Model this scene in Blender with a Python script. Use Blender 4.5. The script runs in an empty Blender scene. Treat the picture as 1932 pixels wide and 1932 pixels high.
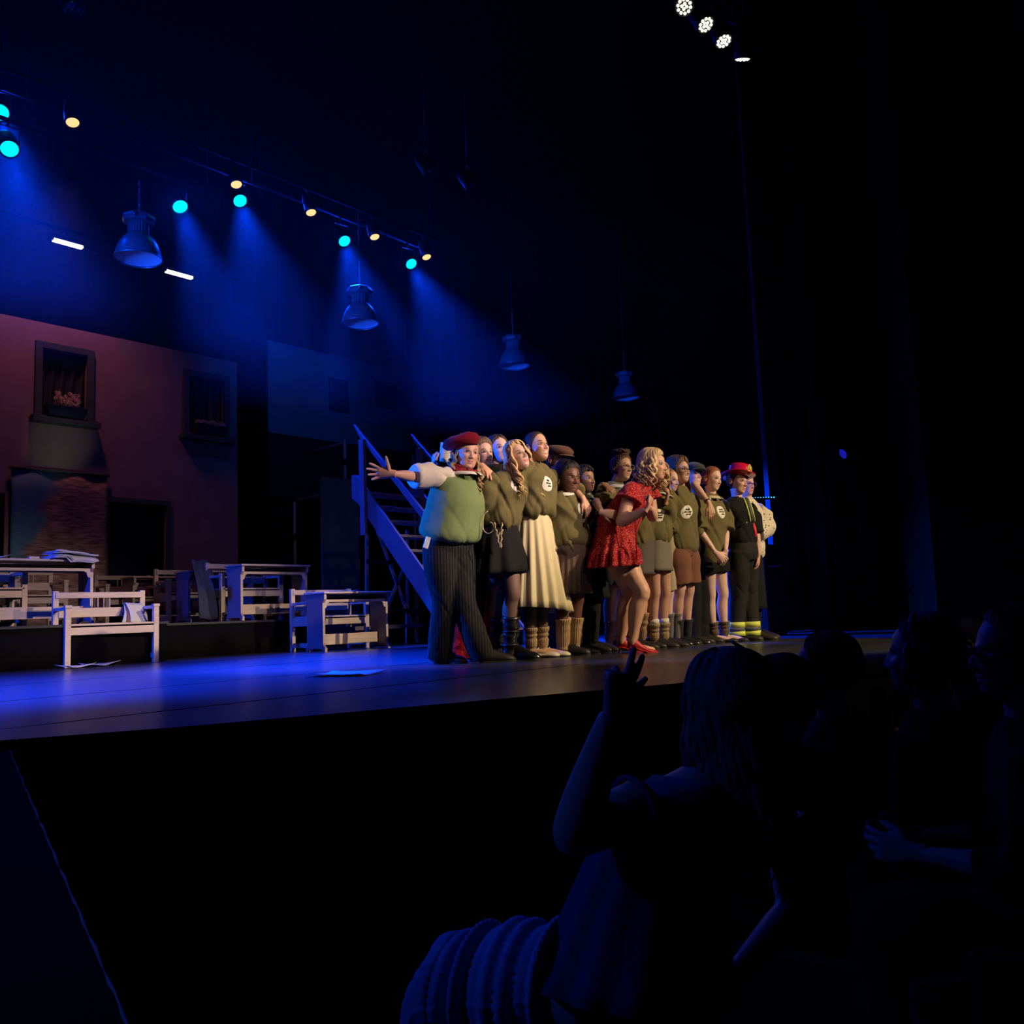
import bpy, math, random
import numpy as np
from mathutils import Vector, Matrix, noise
from mathutils.bvhtree import BVHTree
random.seed(7); RNG = np.random.RandomState(7)
PI = math.pi
sc = bpy.context.scene
COL = sc.collection

# ------------------------------------------------------------------ camera
# stage frame: X = stage left to right as seen, Y = upstage, Z = up, stage floor z = 0
YAW, PITCH, ROLL, FPX, EYE = math.radians(41), math.radians(6.5), math.radians(2.3), 1700.0, 0.34
fw = np.array([math.cos(PITCH)*math.cos(YAW), math.cos(PITCH)*math.sin(YAW), math.sin(PITCH)])
_r = np.array([math.sin(YAW), -math.cos(YAW), 0.0]); _u = np.cross(_r, fw)
rt = math.cos(ROLL)*_r - math.sin(ROLL)*_u
up = math.sin(ROLL)*_r + math.cos(ROLL)*_u
EYEP = np.array([0, 0, EYE])
cd = bpy.data.cameras.new('camera'); cam = bpy.data.objects.new('camera', cd); COL.objects.link(cam)
cd.sensor_width = 36; cd.sensor_fit = 'HORIZONTAL'; cd.lens = FPX/1932*36; cd.clip_start = 0.05; cd.clip_end = 200
M = Matrix.Identity(4)
for i in range(3):
    M[i][0] = rt[i]; M[i][1] = up[i]; M[i][2] = -fw[i]; M[i][3] = EYEP[i]
cam.matrix_world = M
sc.camera = cam

# survey helpers: turn a bearing read off the photograph into a point of the stage
def ray(x, y): return fw + rt*(x-966)/FPX - up*(y-966)/FPX
def D(x, y, z): return EYEP + ray(x, y)*z
def G(x, y, h=0.0):
    d = ray(x, y); return EYEP + d*((h-EYE)/d[2])
def AX(x, y, X): d = ray(x, y); return EYEP + d*(X/d[0])
def AY(x, y, Y): d = ray(x, y); return EYEP + d*(Y/d[1])
def PX(p):
    d = np.array(p, float)-EYEP; z = d@fw
    return 966+FPX*(d@rt)/z, 966-FPX*(d@up)/z, z

# ------------------------------------------------------------------ view, world
sc.view_settings.view_transform = 'Standard'; sc.view_settings.look = 'None'
sc.view_settings.exposure = 0.0; sc.view_settings.gamma = 1.0
sc.view_settings.use_curve_mapping = False
w = bpy.data.worlds.new('world'); sc.world = w; w.use_nodes = True
w.node_tree.nodes['Background'].inputs[0].default_value = (0.02, 0.03, 0.10, 1)
w.node_tree.nodes['Background'].inputs[1].default_value = 0.006
sc.cycles.max_bounces = 5; sc.cycles.diffuse_bounces = 2; sc.cycles.glossy_bounces = 2
sc.cycles.transmission_bounces = 4; sc.cycles.volume_bounces = 0; sc.cycles.transparent_max_bounces = 6
sc.cycles.use_denoising = True
sc.cycles.caustics_reflective = False; sc.cycles.caustics_refractive = False
sc.cycles.sample_clamp_indirect = 3.0

def aim(o, target):
    d = Vector(target)-Vector(o.location)
    o.rotation_euler = d.to_track_quat('-Z', 'Y').to_euler()
def spot(name, loc, target, col, power, angle=40, blend=0.6, size=0.08):
    l = bpy.data.lights.new(name, 'SPOT'); l.color = col; l.energy = power
    l.spot_size = math.radians(angle); l.spot_blend = blend; l.shadow_soft_size = size
    o = bpy.data.objects.new(name, l); COL.objects.link(o); o.location = tuple(loc); aim(o, tuple(target)); return o
def area(name, loc, target, col, power, sx, sy):
    l = bpy.data.lights.new(name, 'AREA'); l.color = col; l.energy = power; l.shape = 'RECTANGLE'; l.size = sx; l.size_y = sy
    o = bpy.data.objects.new(name, l); COL.objects.link(o); o.location = tuple(loc); aim(o, tuple(target)); return o
# stage lighting: blue back light in thin haze, warm front key from the house, dim warm wash on the furniture, red wash on the house wall
BL = (0.001, 0.040, 1.0)
def _beam(px, py, Y, tx, power, ang=48):
    p = AY(px, py, Y); tx = tuple(np.array(tx, float)); t = np.array(tx); dd = (t-p)/np.linalg.norm(t-p); spot('blue_beam', p+dd*.03, tx, BL, power, ang, .9, .08)
for x, y, tx, w_ in ((0, 212, (2.6, 6.4, 0), 8000), (453, 379, (5.6, 6.9, 0), 9500), (650, 455, (7.0, 6.9, 0), 9500), (776, 498, (8.8, 6.3, 0), 9500)):
    _beam(x, y, 10.2, tx, w_, 42); _beam(x, y, 10.2, EYEP, 130, 150)  # second wide dim spot added at each lamp for its halo in the haze
for x, y, tx, w_ in ((18, 281, (2.9, 6.0, 0), 7000), (340, 390, (5.0, 6.4, 0), 8000)):
    _beam(x, y, 8.25, tx, w_, 42); _beam(x, y, 8.25, EYEP, 130, 150)  # same added wide spot here, only for the halo round the lens
spot('added_blue_right', (8.9, 7.8, 2.9), (9.3, 4.7, 0), (.002, .05, 1.0), 6500, 62, .4, .08)  # unseen spot added to brighten the floor strip at the right
spot('blue_rim', (1.6, 8.4, 2.3), (5.6, 4.7, 1.0), (.004, .10, 1.0), 3800, 34, .5, .06)
spot('side_blue_floor', (-5.0, 6.6, 2.5), (6.0, 6.2, 0), (.004, .085, 1.0), 6000, 15, .3, .04)
spot('side_blue', (-4.5, 8.6, 2.9), (4.5, 8.4, .6), (.004, .05, 1.0), 3600, 36, .8, .15)
spot('side_blue_high', (-4.0, 6.8, 2.4), (9.0, 9.45, 4.6), (.004, .07, 1.0), 9000, 20, .8, .15)
spot('front_key', (8.6, -4.4, 5.2), (6.6, 4.3, .55), (1.0, .74, .45), 4100, 26, .35, .06)
spot('front_fill', (1.5, -5.0, 4.5), (6.0, 4.6, 1.0), (1.0, .70, .62), 220, 34, .8, .25)
spot('bench_wash', (5.0, -3.0, 4.5), (4.7, 9.1, .2), (1.0, .74, .70), 2500, 23, .8, .15)
spot('wall_red_wash', (5.0, 12.3, 6.6), (5.1, 13.3, 4.5), (1.0, .30, .38), 140, 100, .9, .2)
spot('wall_window_special', (4.6, 10.3, 1.0), AY(112, 830, 13.3), (.75, .85, .5), 75, 18, 1.0, .05)
spot('panel_blue_wash', (9.0, 11.0, 7.0), (9.5, 14.0, 3.8), (.03, .16, 1.0), 90, 80, .9, .2)
spot('added_audience_blue', (-2.6, 5.6, 3.6), (1.15, 1.0, -.35), (.02, .09, 1.0), 260, 20, .9, .2)  # unseen spot added to brighten the audience, standing in for stage spill
hz = bpy.data.materials.new('stage_haze'); hz.use_nodes = True; _n = hz.node_tree.nodes; _n.clear()
_v = _n.new('ShaderNodeVolumeScatter'); _v.inputs['Density'].default_value = 0.0036; _v.inputs['Anisotropy'].default_value = 0.35; _v.inputs['Color'].default_value = (1, 1, 1, 1)
_o = _n.new('ShaderNodeOutputMaterial'); hz.node_tree.links.new(_v.outputs[0], _o.inputs['Volume'])
_me = bpy.data.meshes.new('stage_haze'); _x0, _x1, _y0, _y1, _z0, _z1 = -5.9, 17.0, 3.9, 15.3, 3.0, 10.9
_me.from_pydata([(a, b, c) for a in (_x0, _x1) for b in (_y0, _y1) for c in (_z0, _z1)], [], [(0, 1, 3, 2), (4, 6, 7, 5), (0, 4, 5, 1), (2, 3, 7, 6), (0, 2, 6, 4), (1, 5, 7, 3)])
_me.materials.append(hz); _ob = bpy.data.objects.new('stage_haze', _me); COL.objects.link(_ob); _ob['label'] = 'thin theatre haze hanging high over the stage, glowing blue around the lamps'; _ob['category'] = 'haze'; _ob['kind'] = 'stuff'


# ------------------------------------------------------------------ materials
MATS = {}
def mat(name, col=(0.5, 0.5, 0.5), rough=0.7, metal=0.0, spec=0.4, var=0.0, vscale=8.0, bump=0.0, bscale=60.0,
        emit=None, estr=0.0, attr=False, alpha=1.0, sheen=0.0, stretch=(1, 1, 1), coat=0.0, aniso=None):
    if name in MATS: return MATS[name]
    m = bpy.data.materials.new(name); m.use_nodes = True; nt = m.node_tree; N = nt.nodes; L = nt.links
    b = N['Principled BSDF']
    b.inputs['Base Color'].default_value = (*col, 1); b.inputs['Roughness'].default_value = rough
    b.inputs['Metallic'].default_value = metal; b.inputs['Specular IOR Level'].default_value = spec
    b.inputs['Sheen Weight'].default_value = sheen*.4; b.inputs['Coat Weight'].default_value = coat
    if emit: b.inputs['Emission Color'].default_value = (*emit, 1); b.inputs['Emission Strength'].default_value = estr
    src = None
    if attr:
        a = N.new('ShaderNodeVertexColor'); a.layer_name = 'Col'; src = a.outputs['Color']
    tc = mp = None
    if var or bump:
        tc = N.new('ShaderNodeTexCoord'); mp = N.new('ShaderNodeMapping'); mp.inputs['Scale'].default_value = stretch
        L.new(tc.outputs['Object'], mp.inputs['Vector'])
    if var:
        n = N.new('ShaderNodeTexNoise'); n.inputs['Scale'].default_value = vscale; n.inputs['Detail'].default_value = 5
        L.new(mp.outputs[0], n.inputs['Vector'])
        r = N.new('ShaderNodeMapRange'); r.inputs[1].default_value = 0.3; r.inputs[2].default_value = 0.7
        r.inputs[3].default_value = 1-var; r.inputs[4].default_value = 1+var
        L.new(n.outputs['Fac'], r.inputs[0])
        mx = N.new('ShaderNodeVectorMath'); mx.operation = 'SCALE'
        if src: L.new(src, mx.inputs[0])
        else: mx.inputs[0].default_value = col
        L.new(r.outputs[0], mx.inputs['Scale']); src = mx.outputs[0]
    if src: L.new(src, b.inputs['Base Color'])
    if bump:
        n = N.new('ShaderNodeTexNoise'); n.inputs['Scale'].default_value = bscale; n.inputs['Detail'].default_value = 3
        L.new(mp.outputs[0], n.inputs['Vector'])
        bp = N.new('ShaderNodeBump'); bp.inputs['Strength'].default_value = bump; bp.inputs['Distance'].default_value = 0.01
        L.new(n.outputs['Fac'], bp.inputs['Height']); L.new(bp.outputs[0], b.inputs['Normal'])
    MATS[name] = m; return m
def printmat(name, base, mark, kind, scale=60.0, size=0.25, rough=0.8, vec=(1, 0, 0)):
    """fabric with a printed pattern: dots, stripes, plaid, sequins"""
    if name in MATS: return MATS[name]
    m = mat(name, base, rough, sheen=0.2, spec=.15); nt = m.node_tree; N = nt.nodes; L = nt.links; b = N['Principled BSDF']
    tc = N.new('ShaderNodeTexCoord'); mix = N.new('ShaderNodeMix'); mix.data_type = 'RGBA'
    mix.inputs['A'].default_value = (*base, 1); mix.inputs['B'].default_value = (*mark, 1)
    def cmpn(sock, op, v):
        c = N.new('ShaderNodeMath'); c.operation = op; L.new(sock, c.inputs[0]); c.inputs[1].default_value = v; return c.outputs[0]
    def stripe(v, f, width):
        d = N.new('ShaderNodeVectorMath'); d.operation = 'DOT_PRODUCT'; L.new(tc.outputs['Object'], d.inputs[0]); d.inputs[1].default_value = v
        s = cmpn(d.outputs['Value'], 'MULTIPLY', f); fr = N.new('ShaderNodeMath'); fr.operation = 'FRACT'; L.new(s, fr.inputs[0])
        return cmpn(fr.outputs[0], 'LESS_THAN', width)
    if kind in ('dots', 'sequin'):
        v = N.new('ShaderNodeTexVoronoi'); v.inputs['Scale'].default_value = scale; L.new(tc.outputs['Object'], v.inputs['Vector'])
        if kind == 'dots': fac = cmpn(v.outputs['Distance'], 'LESS_THAN', size)
        else:
            sx = N.new('ShaderNodeSeparateXYZ'); L.new(v.outputs['Color'], sx.inputs[0]); fac = cmpn(sx.outputs[0], 'GREATER_THAN', 1-size)
            b.inputs['Roughness'].default_value = 0.25; bp = N.new('ShaderNodeBump'); bp.inputs['Strength'].default_value = 0.8
            bp.inputs['Distance'].default_value = 0.01; L.new(sx.outputs[1], bp.inputs['Height']); L.new(bp.outputs[0], b.inputs['Normal'])
    elif kind == 'stripe': fac = stripe(vec, scale, size)
    else:
        a = stripe(vec, scale, size); c = stripe((0, 0, 1), scale*0.8, size*1.2)
        mm = N.new('ShaderNodeMath'); mm.operation = 'ADD'; L.new(a, mm.inputs[0]); L.new(c, mm.inputs[1]); fac = cmpn(mm.outputs[0], 'MULTIPLY', 0.5)
    L.new(fac, mix.inputs['Factor']); L.new(mix.outputs['Result'], b.inputs['Base Color'])
    return m

# ------------------------------------------------------------------ mesh kit
def V(*a): return np.array(a, float)
def nrm(v): v = np.asarray(v, float); return v/(np.linalg.norm(v)+1e-12)
class MB:
    def __init__(s): s.v = []; s.f = []; s.c = []; s.n = 0
    def add(s, v, f, c=None):
        v = np.asarray(v, float).reshape(-1, 3)
        s.v.append(v); k = s.n
        s.f += [tuple(int(i)+k for i in q) for q in f]; s.n += len(v)
        if c is None: c = np.ones((len(v), 3))*0.5
        c = np.asarray(c, float)
        if c.ndim == 1: c = np.tile(c, (len(v), 1))
        s.c.append(c); return s
    def join(s, o, c=None):
        if o.n: s.add(o.V(), o.f, np.vstack(o.c) if c is None else c)
        return s
    def V(s): return np.vstack(s.v) if s.v else np.zeros((0, 3))
    def box(s, lo, hi, c=None):
        (a, b, d), (e, f, g) = lo, hi
        v = [(a,b,d),(e,b,d),(e,f,d),(a,f,d),(a,b,g),(e,b,g),(e,f,g),(a,f,g)]
        return s.add(v, [(0,3,2,1),(4,5,6,7),(0,1,5,4),(1,2,6,5),(2,3,7,6),(3,0,4,7)], c)
    def beam(s, p, q, w, h, upv=(0, 0, 1), c=None):
        p, q = np.array(p, float), np.array(q, float); d = nrm(q-p); sd = nrm(np.cross(d, upv)); u = np.cross(sd, d)
        v = []
        for e in (p, q):
            for a, b in ((-1,-1),(1,-1),(1,1),(-1,1)): v.append(e+sd*a*w/2+u*b*h/2)
        return s.add(v, [(0,3,2,1),(4,5,6,7),(0,1,5,4),(1,2,6,5),(2,3,7,6),(3,0,4,7)][:0]+[(0,1,2,3),(7,6,5,4),(0,4,5,1),(1,5,6,2),(2,6,7,3),(3,7,4,0)], c)
    def prism(s, poly, ext, c=None):
        poly = [np.array(p, float) for p in poly]; n = len(poly); e = np.array(ext, float)
        v = poly+[p+e for p in poly]
        f = [tuple(range(n))[::-1], tuple(range(n, 2*n))]+[(i, (i+1) % n, n+(i+1) % n, n+i) for i in range(n)]
        return s.add(v, f, c)
    def loft(s, rings, cap=True, c=None, closed=True):
        n = len(rings[0]); v = np.vstack(rings); f = []
        for k in range(len(rings)-1):
            for i in range(n if closed else n-1):
                j = (i+1) % n
                f.append((k*n+i, k*n+j, (k+1)*n+j, (k+1)*n+i))
        if cap:
            f.append(tuple(range(n))[::-1]); f.append(tuple((len(rings)-1)*n+i for i in range(n)))
        return s.add(v, f, c)
    def tube(s, pts, rad, seg=12, cap=True, side=None, c=None, fn=None):
        pts = [np.array(p, float) for p in pts]; n = len(pts)
        if not hasattr(rad, '__len__'): rad = [rad]*n
        T = [nrm(pts[min(i+1, n-1)]-pts[max(i-1, 0)]) for i in range(n)]
        if side is None:
            side = np.cross(T[0], V(0, 0, 1))
            if np.linalg.norm(side) < 0.2: side = np.cross(T[0], V(0, 1, 0))
        A = nrm(side-T[0]*(side@T[0])); rings = []
        th = np.linspace(0, 2*PI, seg, endpoint=False)
        for i in range(n):
            A = nrm(A-T[i]*(A@T[i])); B = np.cross(T[i], A)
            ra, rb = (rad[i] if hasattr(rad[i], '__len__') else (rad[i], rad[i]))
            m = 1.0 if fn is None else fn(i/(n-1), th)
            rings.append(pts[i]+np.outer(np.cos(th)*ra*m, A)+np.outer(np.sin(th)*rb*m, B))
        return s.loft(rings, cap, c)
    def ell(s, ctr, ax, nu=16, nv=10, c=None, R=None):
        th = np.linspace(0, PI, nv+1)[1:-1]; ph = np.linspace(0, 2*PI, nu, endpoint=False)
        v = [(0, 0, 1.0)]
        for t in th:
            for p in ph: v.append((math.sin(t)*math.cos(p), math.sin(t)*math.sin(p), math.cos(t)))
        v.append((0, 0, -1.0)); v = np.array(v)*np.array(ax)
        if R is not None: v = v@np.array(R).T
        f = [(0, 1+i, 1+(i+1) % nu) for i in range(nu)]
        for k in range(nv-2):
            for i in range(nu):
                j = (i+1) % nu; f.append((1+k*nu+i, 1+(k+1)*nu+i, 1+(k+1)*nu+j, 1+k*nu+j))
        b = 1+(nv-2)*nu; e = len(v)-1
        f += [(b+i, e, b+(i+1) % nu) for i in range(nu)]
        return s.add(v+np.array(ctr), f, c)
    def lathe(s, prof, ctr=(0, 0, 0), seg=32, c=None, cap=False):
        th = np.linspace(0, 2*PI, seg, endpoint=False)
        rings = [np.stack([np.cos(th)*r+ctr[0], np.sin(th)*r+ctr[1], np.full(seg, z+ctr[2])], 1) for r, z in prof]
        return s.loft(rings, cap, c)
def ring(c, A, B, seg=32, p=2.0, mod=None):
    th = np.linspace(0, 2*PI, seg, endpoint=False); ct, st = np.cos(th), np.sin(th)
    r = (np.abs(ct)**p+np.abs(st)**p)**(-1/p)
    if mod is not None: r = r*mod
    return np.array(c)+np.outer(r*ct, A)+np.outer(r*st, B)
def spline(pts, n):
    """Catmull-Rom through rows of pts (any width)"""
    P = np.array(pts, float); m = len(P); out = []
    Pp = np.vstack([2*P[0]-P[1], P, 2*P[-1]-P[-2]])
    for u in np.linspace(0, m-1-1e-9, n):
        i = int(u); t = u-i; a, b, c, d = Pp[i], Pp[i+1], Pp[i+2], Pp[i+3]
        out.append(0.5*((2*b)+(-a+c)*t+(2*a-5*b+4*c-d)*t*t+(-a+3*b-3*c+d)*t**3))
    return np.array(out)
ORG = {}
def tag(o, label=None, cat=None, group=None, kind=None):
    if label: o['label'] = label
    if cat: o['category'] = cat
    if group: o['group'] = group
    if kind: o['kind'] = kind
    return o
def empty(name, loc, rz=0.0):
    o = bpy.data.objects.new(name, None); COL.objects.link(o); o.location = tuple(loc); o.rotation_euler = (0, 0, rz)
    o.empty_display_size = 0.1; return o
def obj(name, mb, m, parent=None, smooth=False, world=False, bevel=0.0, solid=0.0, label=None):
    """link one mesh object; world=True: the vertices are stage coordinates and are made local to the parent's root"""
    v = mb.V()
    if world and parent is not None:
        r = parent
        off = np.zeros(3)
        while r is not None: off = off+np.array(r.location); r = r.parent
        v = v-off
    me = bpy.data.meshes.new(name); me.from_pydata(v.tolist(), [], mb.f); me.update()
    if mb.c:
        c = np.vstack(mb.c); a = me.color_attributes.new('Col', 'FLOAT_COLOR', 'POINT')
        a.data.foreach_set('color', np.hstack([c, np.ones((len(c), 1))]).astype(np.float32).ravel())
    for q in (m if isinstance(m, (list, tuple)) else [m]): me.materials.append(q)
    if smooth: me.shade_smooth()
    o = bpy.data.objects.new(name, me); COL.objects.link(o)
    if parent is not None: o.parent = parent
    if bevel:
        b = o.modifiers.new('bevel', 'BEVEL'); b.width = bevel; b.segments = 1; b.limit_method = 'ANGLE'
    if solid:
        b = o.modifiers.new('solidify', 'SOLIDIFY'); b.thickness = solid; b.offset = 0
    if label: o['label'] = label
    return o
def clone(o, parent=None):
    c = o.copy(); COL.objects.link(c); c.parent = parent
    for ch in list(o.children): clone(ch, c)
    return c
def fuse(mb, vox=0.01, smooth=4):
    """union of closed shapes as one skin"""
    me = bpy.data.meshes.new('tmp'); me.from_pydata(mb.V().tolist(), [], mb.f); me.update()
    o = bpy.data.objects.new('tmp', me); COL.objects.link(o)
    r = o.modifiers.new('r', 'REMESH'); r.mode = 'VOXEL'; r.voxel_size = vox
    if smooth:
        s = o.modifiers.new('s', 'SMOOTH'); s.factor = 0.5; s.iterations = smooth
    dg = bpy.context.evaluated_depsgraph_get(); e = o.evaluated_get(dg); em = e.to_mesh()
    n = len(em.vertices); v = np.empty(n*3, np.float32); em.vertices.foreach_get('co', v); v = v.reshape(-1, 3).astype(float)
    ls = np.empty(len(em.polygons), np.int32); em.polygons.foreach_get('loop_total', ls)
    li = np.empty(len(em.loops), np.int32); em.loops.foreach_get('vertex_index', li)
    nm = np.empty(n*3, np.float32); em.vertices.foreach_get('normal', nm)
    f = []; k = 0
    if len(ls) and (ls == 4).all(): f = [tuple(q) for q in li.reshape(-1, 4).tolist()]
    else:
        for t in ls: f.append(tuple(int(x) for x in li[k:k+t])); k += t
    e.to_mesh_clear(); bpy.data.objects.remove(o); bpy.data.meshes.remove(me)
    out = MB(); out.add(v, f); out.nm = nm.reshape(-1, 3).astype(float); return out
def sm(x, a, b):
    t = np.clip((np.asarray(x, float)-a)/(b-a), 0, 1); return t*t*(3-2*t)

# ------------------------------------------------------------------ setting
m_floor = mat('stage_vinyl', (0.030, 0.030, 0.036), 0.30, spec=0.55, var=0.35, vscale=1.6, bump=0.12, bscale=9, stretch=(0.35, 1.6, 1))
m_black = mat('black_paint', (0.012, 0.012, 0.013), 0.8, var=0.2)
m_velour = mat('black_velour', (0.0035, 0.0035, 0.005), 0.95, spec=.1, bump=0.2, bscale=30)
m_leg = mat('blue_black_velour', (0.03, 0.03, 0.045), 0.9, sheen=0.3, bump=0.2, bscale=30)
m_metal = mat('black_metal', (0.03, 0.03, 0.035), 0.45, metal=0.6)
m_steel = mat('steel', (0.35, 0.36, 0.38), 0.4, metal=0.9)
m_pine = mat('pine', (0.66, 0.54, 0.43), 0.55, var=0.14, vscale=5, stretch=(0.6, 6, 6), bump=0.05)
m_pine2 = mat('pine_shaded', (0.50, 0.41, 0.33), 0.6, var=0.14, vscale=5, stretch=(0.6, 6, 6), bump=0.05)  # same pine with shade put into its colour, for the dimmer rows

EDGE = [(-3.2, 4.0), (-1.0, 3.75), (1.15, 3.24), (1.6, 2.99), (2.15, 2.77), (2.92, 2.47), (3.6, 2.2), (4.4, 2.0), (5.6, 1.85), (7.5, 1.8), (10.6, 2.0)]
floor = MB(); floor.prism([(x, y, -0.08) for x, y in EDGE]+[(14.6, 16, -0.08), (-3.2, 16, -0.08)], (0, 0, 0.068))
floor = obj('floor', floor, m_black); tag(floor, kind='structure')
seams = [3.62, 5.12, 6.68, 8.25, 9.8, 11.4, 13.0, 14.6, 16.0]
s = MB(); s.prism([(x, y, -0.0118) for x, y in EDGE]+[(10.6, 3.605, -0.0118), (-3.2, 4.0, -0.0118)][:1]+[(1.5, 3.605, -0.0118), (-3.2, 4.02, -0.0118)], (0, 0, 0.0118))
obj('floor_strip', s, m_floor, floor)
for a, b in zip(seams[:-1], seams[1:]):
    s = MB(); lo = a+0.012
    if a == 3.62:
        s.prism([(1.2, lo, -0.0118), (14.6, lo, -0.0118), (14.6, b-0.012, -0.0118), (-3.2, b-0.012, -0.0118), (-3.2, 4.04, -0.0118)], (0, 0, 0.0118))
    else: s.box((-3.2, lo, -0.0118), (14.6, b-0.012, 0))
    obj('floor_strip', s, m_floor, floor)
s = MB(); pts = [(x, y+0.03) for x, y in EDGE]
s.prism([(x, y, -1.15) for x, y in pts]+[(x, y+0.1, -1.15) for x, y in pts[::-1]], (0, 0, 1.06))
tag(obj('wall_stage_front', s, m_black), kind='structure')
s = MB(); s.box((-8, -8, -1.2), (14, 4.2, -1.12)); tag(obj('floor_auditorium', s, mat('carpet_dark', (0.01, 0.01, 0.012), 0.95)), kind='structure')
s = MB(); s.box((-6, 17.0, -0.1), (27, 17.2, 11)); tag(obj('wall_back', s, m_black), kind='structure')
s = MB(); s.box((-6.2, 4, -0.1), (-6.0, 17.2, 11)); tag(obj('wall_left', s, m_black), kind='structure')
s = MB(); s.box((-8, -8, 11), (27, 17.2, 11.2)); tag(obj('ceiling', s, m_black), kind='structure')
# proscenium pier and the auditorium side wall beyond it
s = MB(); s.prism([(10.75, 3.1, -1.12), (12.6, 2.0, -1.12), (13.0, 2.6, -1.12), (11.1, 3.8, -1.12)], (0, 0, 12.1))
tag(obj('wall_proscenium', s, mat('proscenium_black', (0.008, 0.008, 0.009), 0.9)), kind='structure')
s = MB(); s.box((12.6, -8, -1.12), (12.8, 2.1, 11)); tag(obj('wall_right', s, mat('auditorium_wall', (0.10, 0.10, 0.13), 0.9, var=0.1)), kind='structure')
# conduit and junction box on the pier
t = empty('wall_conduit', AX(1783, 1000, 12.4)); base = np.array(t.location)
s = MB(); s.tube([AX(1776, 925, 12.4), AX(1796, 1100, 12.4)], 0.012, 8); obj('pipe', s, m_metal, t, True, True)
s = MB(); q = AX(1778, 967, 12.35); s.box(q-V(.03, .05, .12), q+V(.03, .05, .12)); obj('junction_box', s, mat('grey_plastic', (0.25, 0.25, 0.3), 0.5), t, world=True)
tag(t, 'thin dark conduit with small grey junction box on the wall beyond the curtains', 'pipe')

def drape(name, p0, p1, z0, z1, folds, amp, m, label, seg=None, group=None, phase=0.0, flare=0.5):
    p0, p1 = V(*p0), V(*p1); L = np.linalg.norm(p1-p0); d = (p1-p0)/L; nn = V(-d[1], d[0]); seg = seg or folds*10
    u = np.linspace(0, 1, seg+1); s = MB(); rows = []
    jit = np.interp(u, np.linspace(0, 1, 9), RNG.rand(9)*1.2)
    for z in np.linspace(z1, z0, 5):
        k = 1-flare*(z-z0)/(z1-z0); a = amp*k*np.cos(u*folds*2*PI+phase+jit*3)*(0.7+0.5*jit)
        rows.append(np.stack([p0[0]+d[0]*u*L+nn[0]*a, p0[1]+d[1]*u*L+nn[1]*a, np.full(seg+1, z)], 1))
    s.loft(rows, cap=False, closed=False)
    return tag(obj(name, s, m, smooth=True, solid=0.01), label, 'curtain', group)
drape('stage_curtain', (-5.9, 15.6), (26, 15.6), 0.01, 10.9, 56, 0.12, m_velour, 'wide black pleated curtain hanging across the back of the stage behind the painted house walls')
_c = D(1462, 1190, 10.6)
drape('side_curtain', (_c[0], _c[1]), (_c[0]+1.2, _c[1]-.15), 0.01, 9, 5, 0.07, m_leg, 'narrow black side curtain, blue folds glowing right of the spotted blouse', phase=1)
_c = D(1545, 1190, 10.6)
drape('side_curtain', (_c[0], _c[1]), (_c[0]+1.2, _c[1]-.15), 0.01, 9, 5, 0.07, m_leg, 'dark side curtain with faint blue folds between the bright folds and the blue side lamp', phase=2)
_c = D(1640, 1190, 10.3)
drape('side_curtain', (_c[0], _c[1]), (_c[0]+.9, _c[1]-.5), 0.01, 10, 6, 0.06, m_velour, 'plain black curtain at the right end of the stage in front of the pier', phase=2)

# ------------------------------------------------------------------ painted house walls
def holed(x0, x1, z0, z1, y, th, holes):
    xs = sorted({x0, x1}|{h[0] for h in holes}|{h[1] for h in holes}); zs = sorted({z0, z1}|{h[2] for h in holes}|{h[3] for h in holes}); s = MB()
    for a, b in zip(xs[:-1], xs[1:]):
        for c, d in zip(zs[:-1], zs[1:]):
            mx, mz = (a+b)/2, (c+d)/2
            if mx < x0 or mx > x1 or mz < z0 or mz > z1: continue
            if any(h[0] < mx < h[1] and h[2] < mz < h[3] for h in holes): continue
            s.box((a, y, c), (b, y+th, d))
    return s
YR = 13.3
def wx(px, py): p = AY(px, py, YR); return p[0]
def wz(px, py): p = AY(px, py, YR); return p[2]
RX1, RZ1 = wx(447, 684), wz(447, 684); RX0 = wx(-160, 560)
W1 = (wx(78, 720), wx(163, 730), wz(120, 790), wz(120, 665)); W2 = (wx(355, 765), wx(421, 770), wz(388, 822), wz(388, 715))
DR = (wx(203, 1000), wx(313, 1000), 0.0, wz(258, 950)); DL = (wx(-90, 1000), wx(8, 1000), 0.0, wz(5, 930))
m_red = mat('painted_plaster', (0.26, 0.165, 0.17), 0.85, var=0.12, vscale=3, bump=0.1, bscale=40)
m_frame = mat('dark_teal_paint', (0.045, 0.06, 0.065), 0.7, var=0.15)
rf = empty('scenery_wall', (RX1-2, YR, 0)); tag(rf, 'tall dull red painted house wall with two windows and a dark doorway', 'scenery')
obj('wall_panel', holed(RX0, RX1, 0, RZ1, YR, 0.06, [W1, W2, DR, DL]), m_red, rf, world=True)
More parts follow.
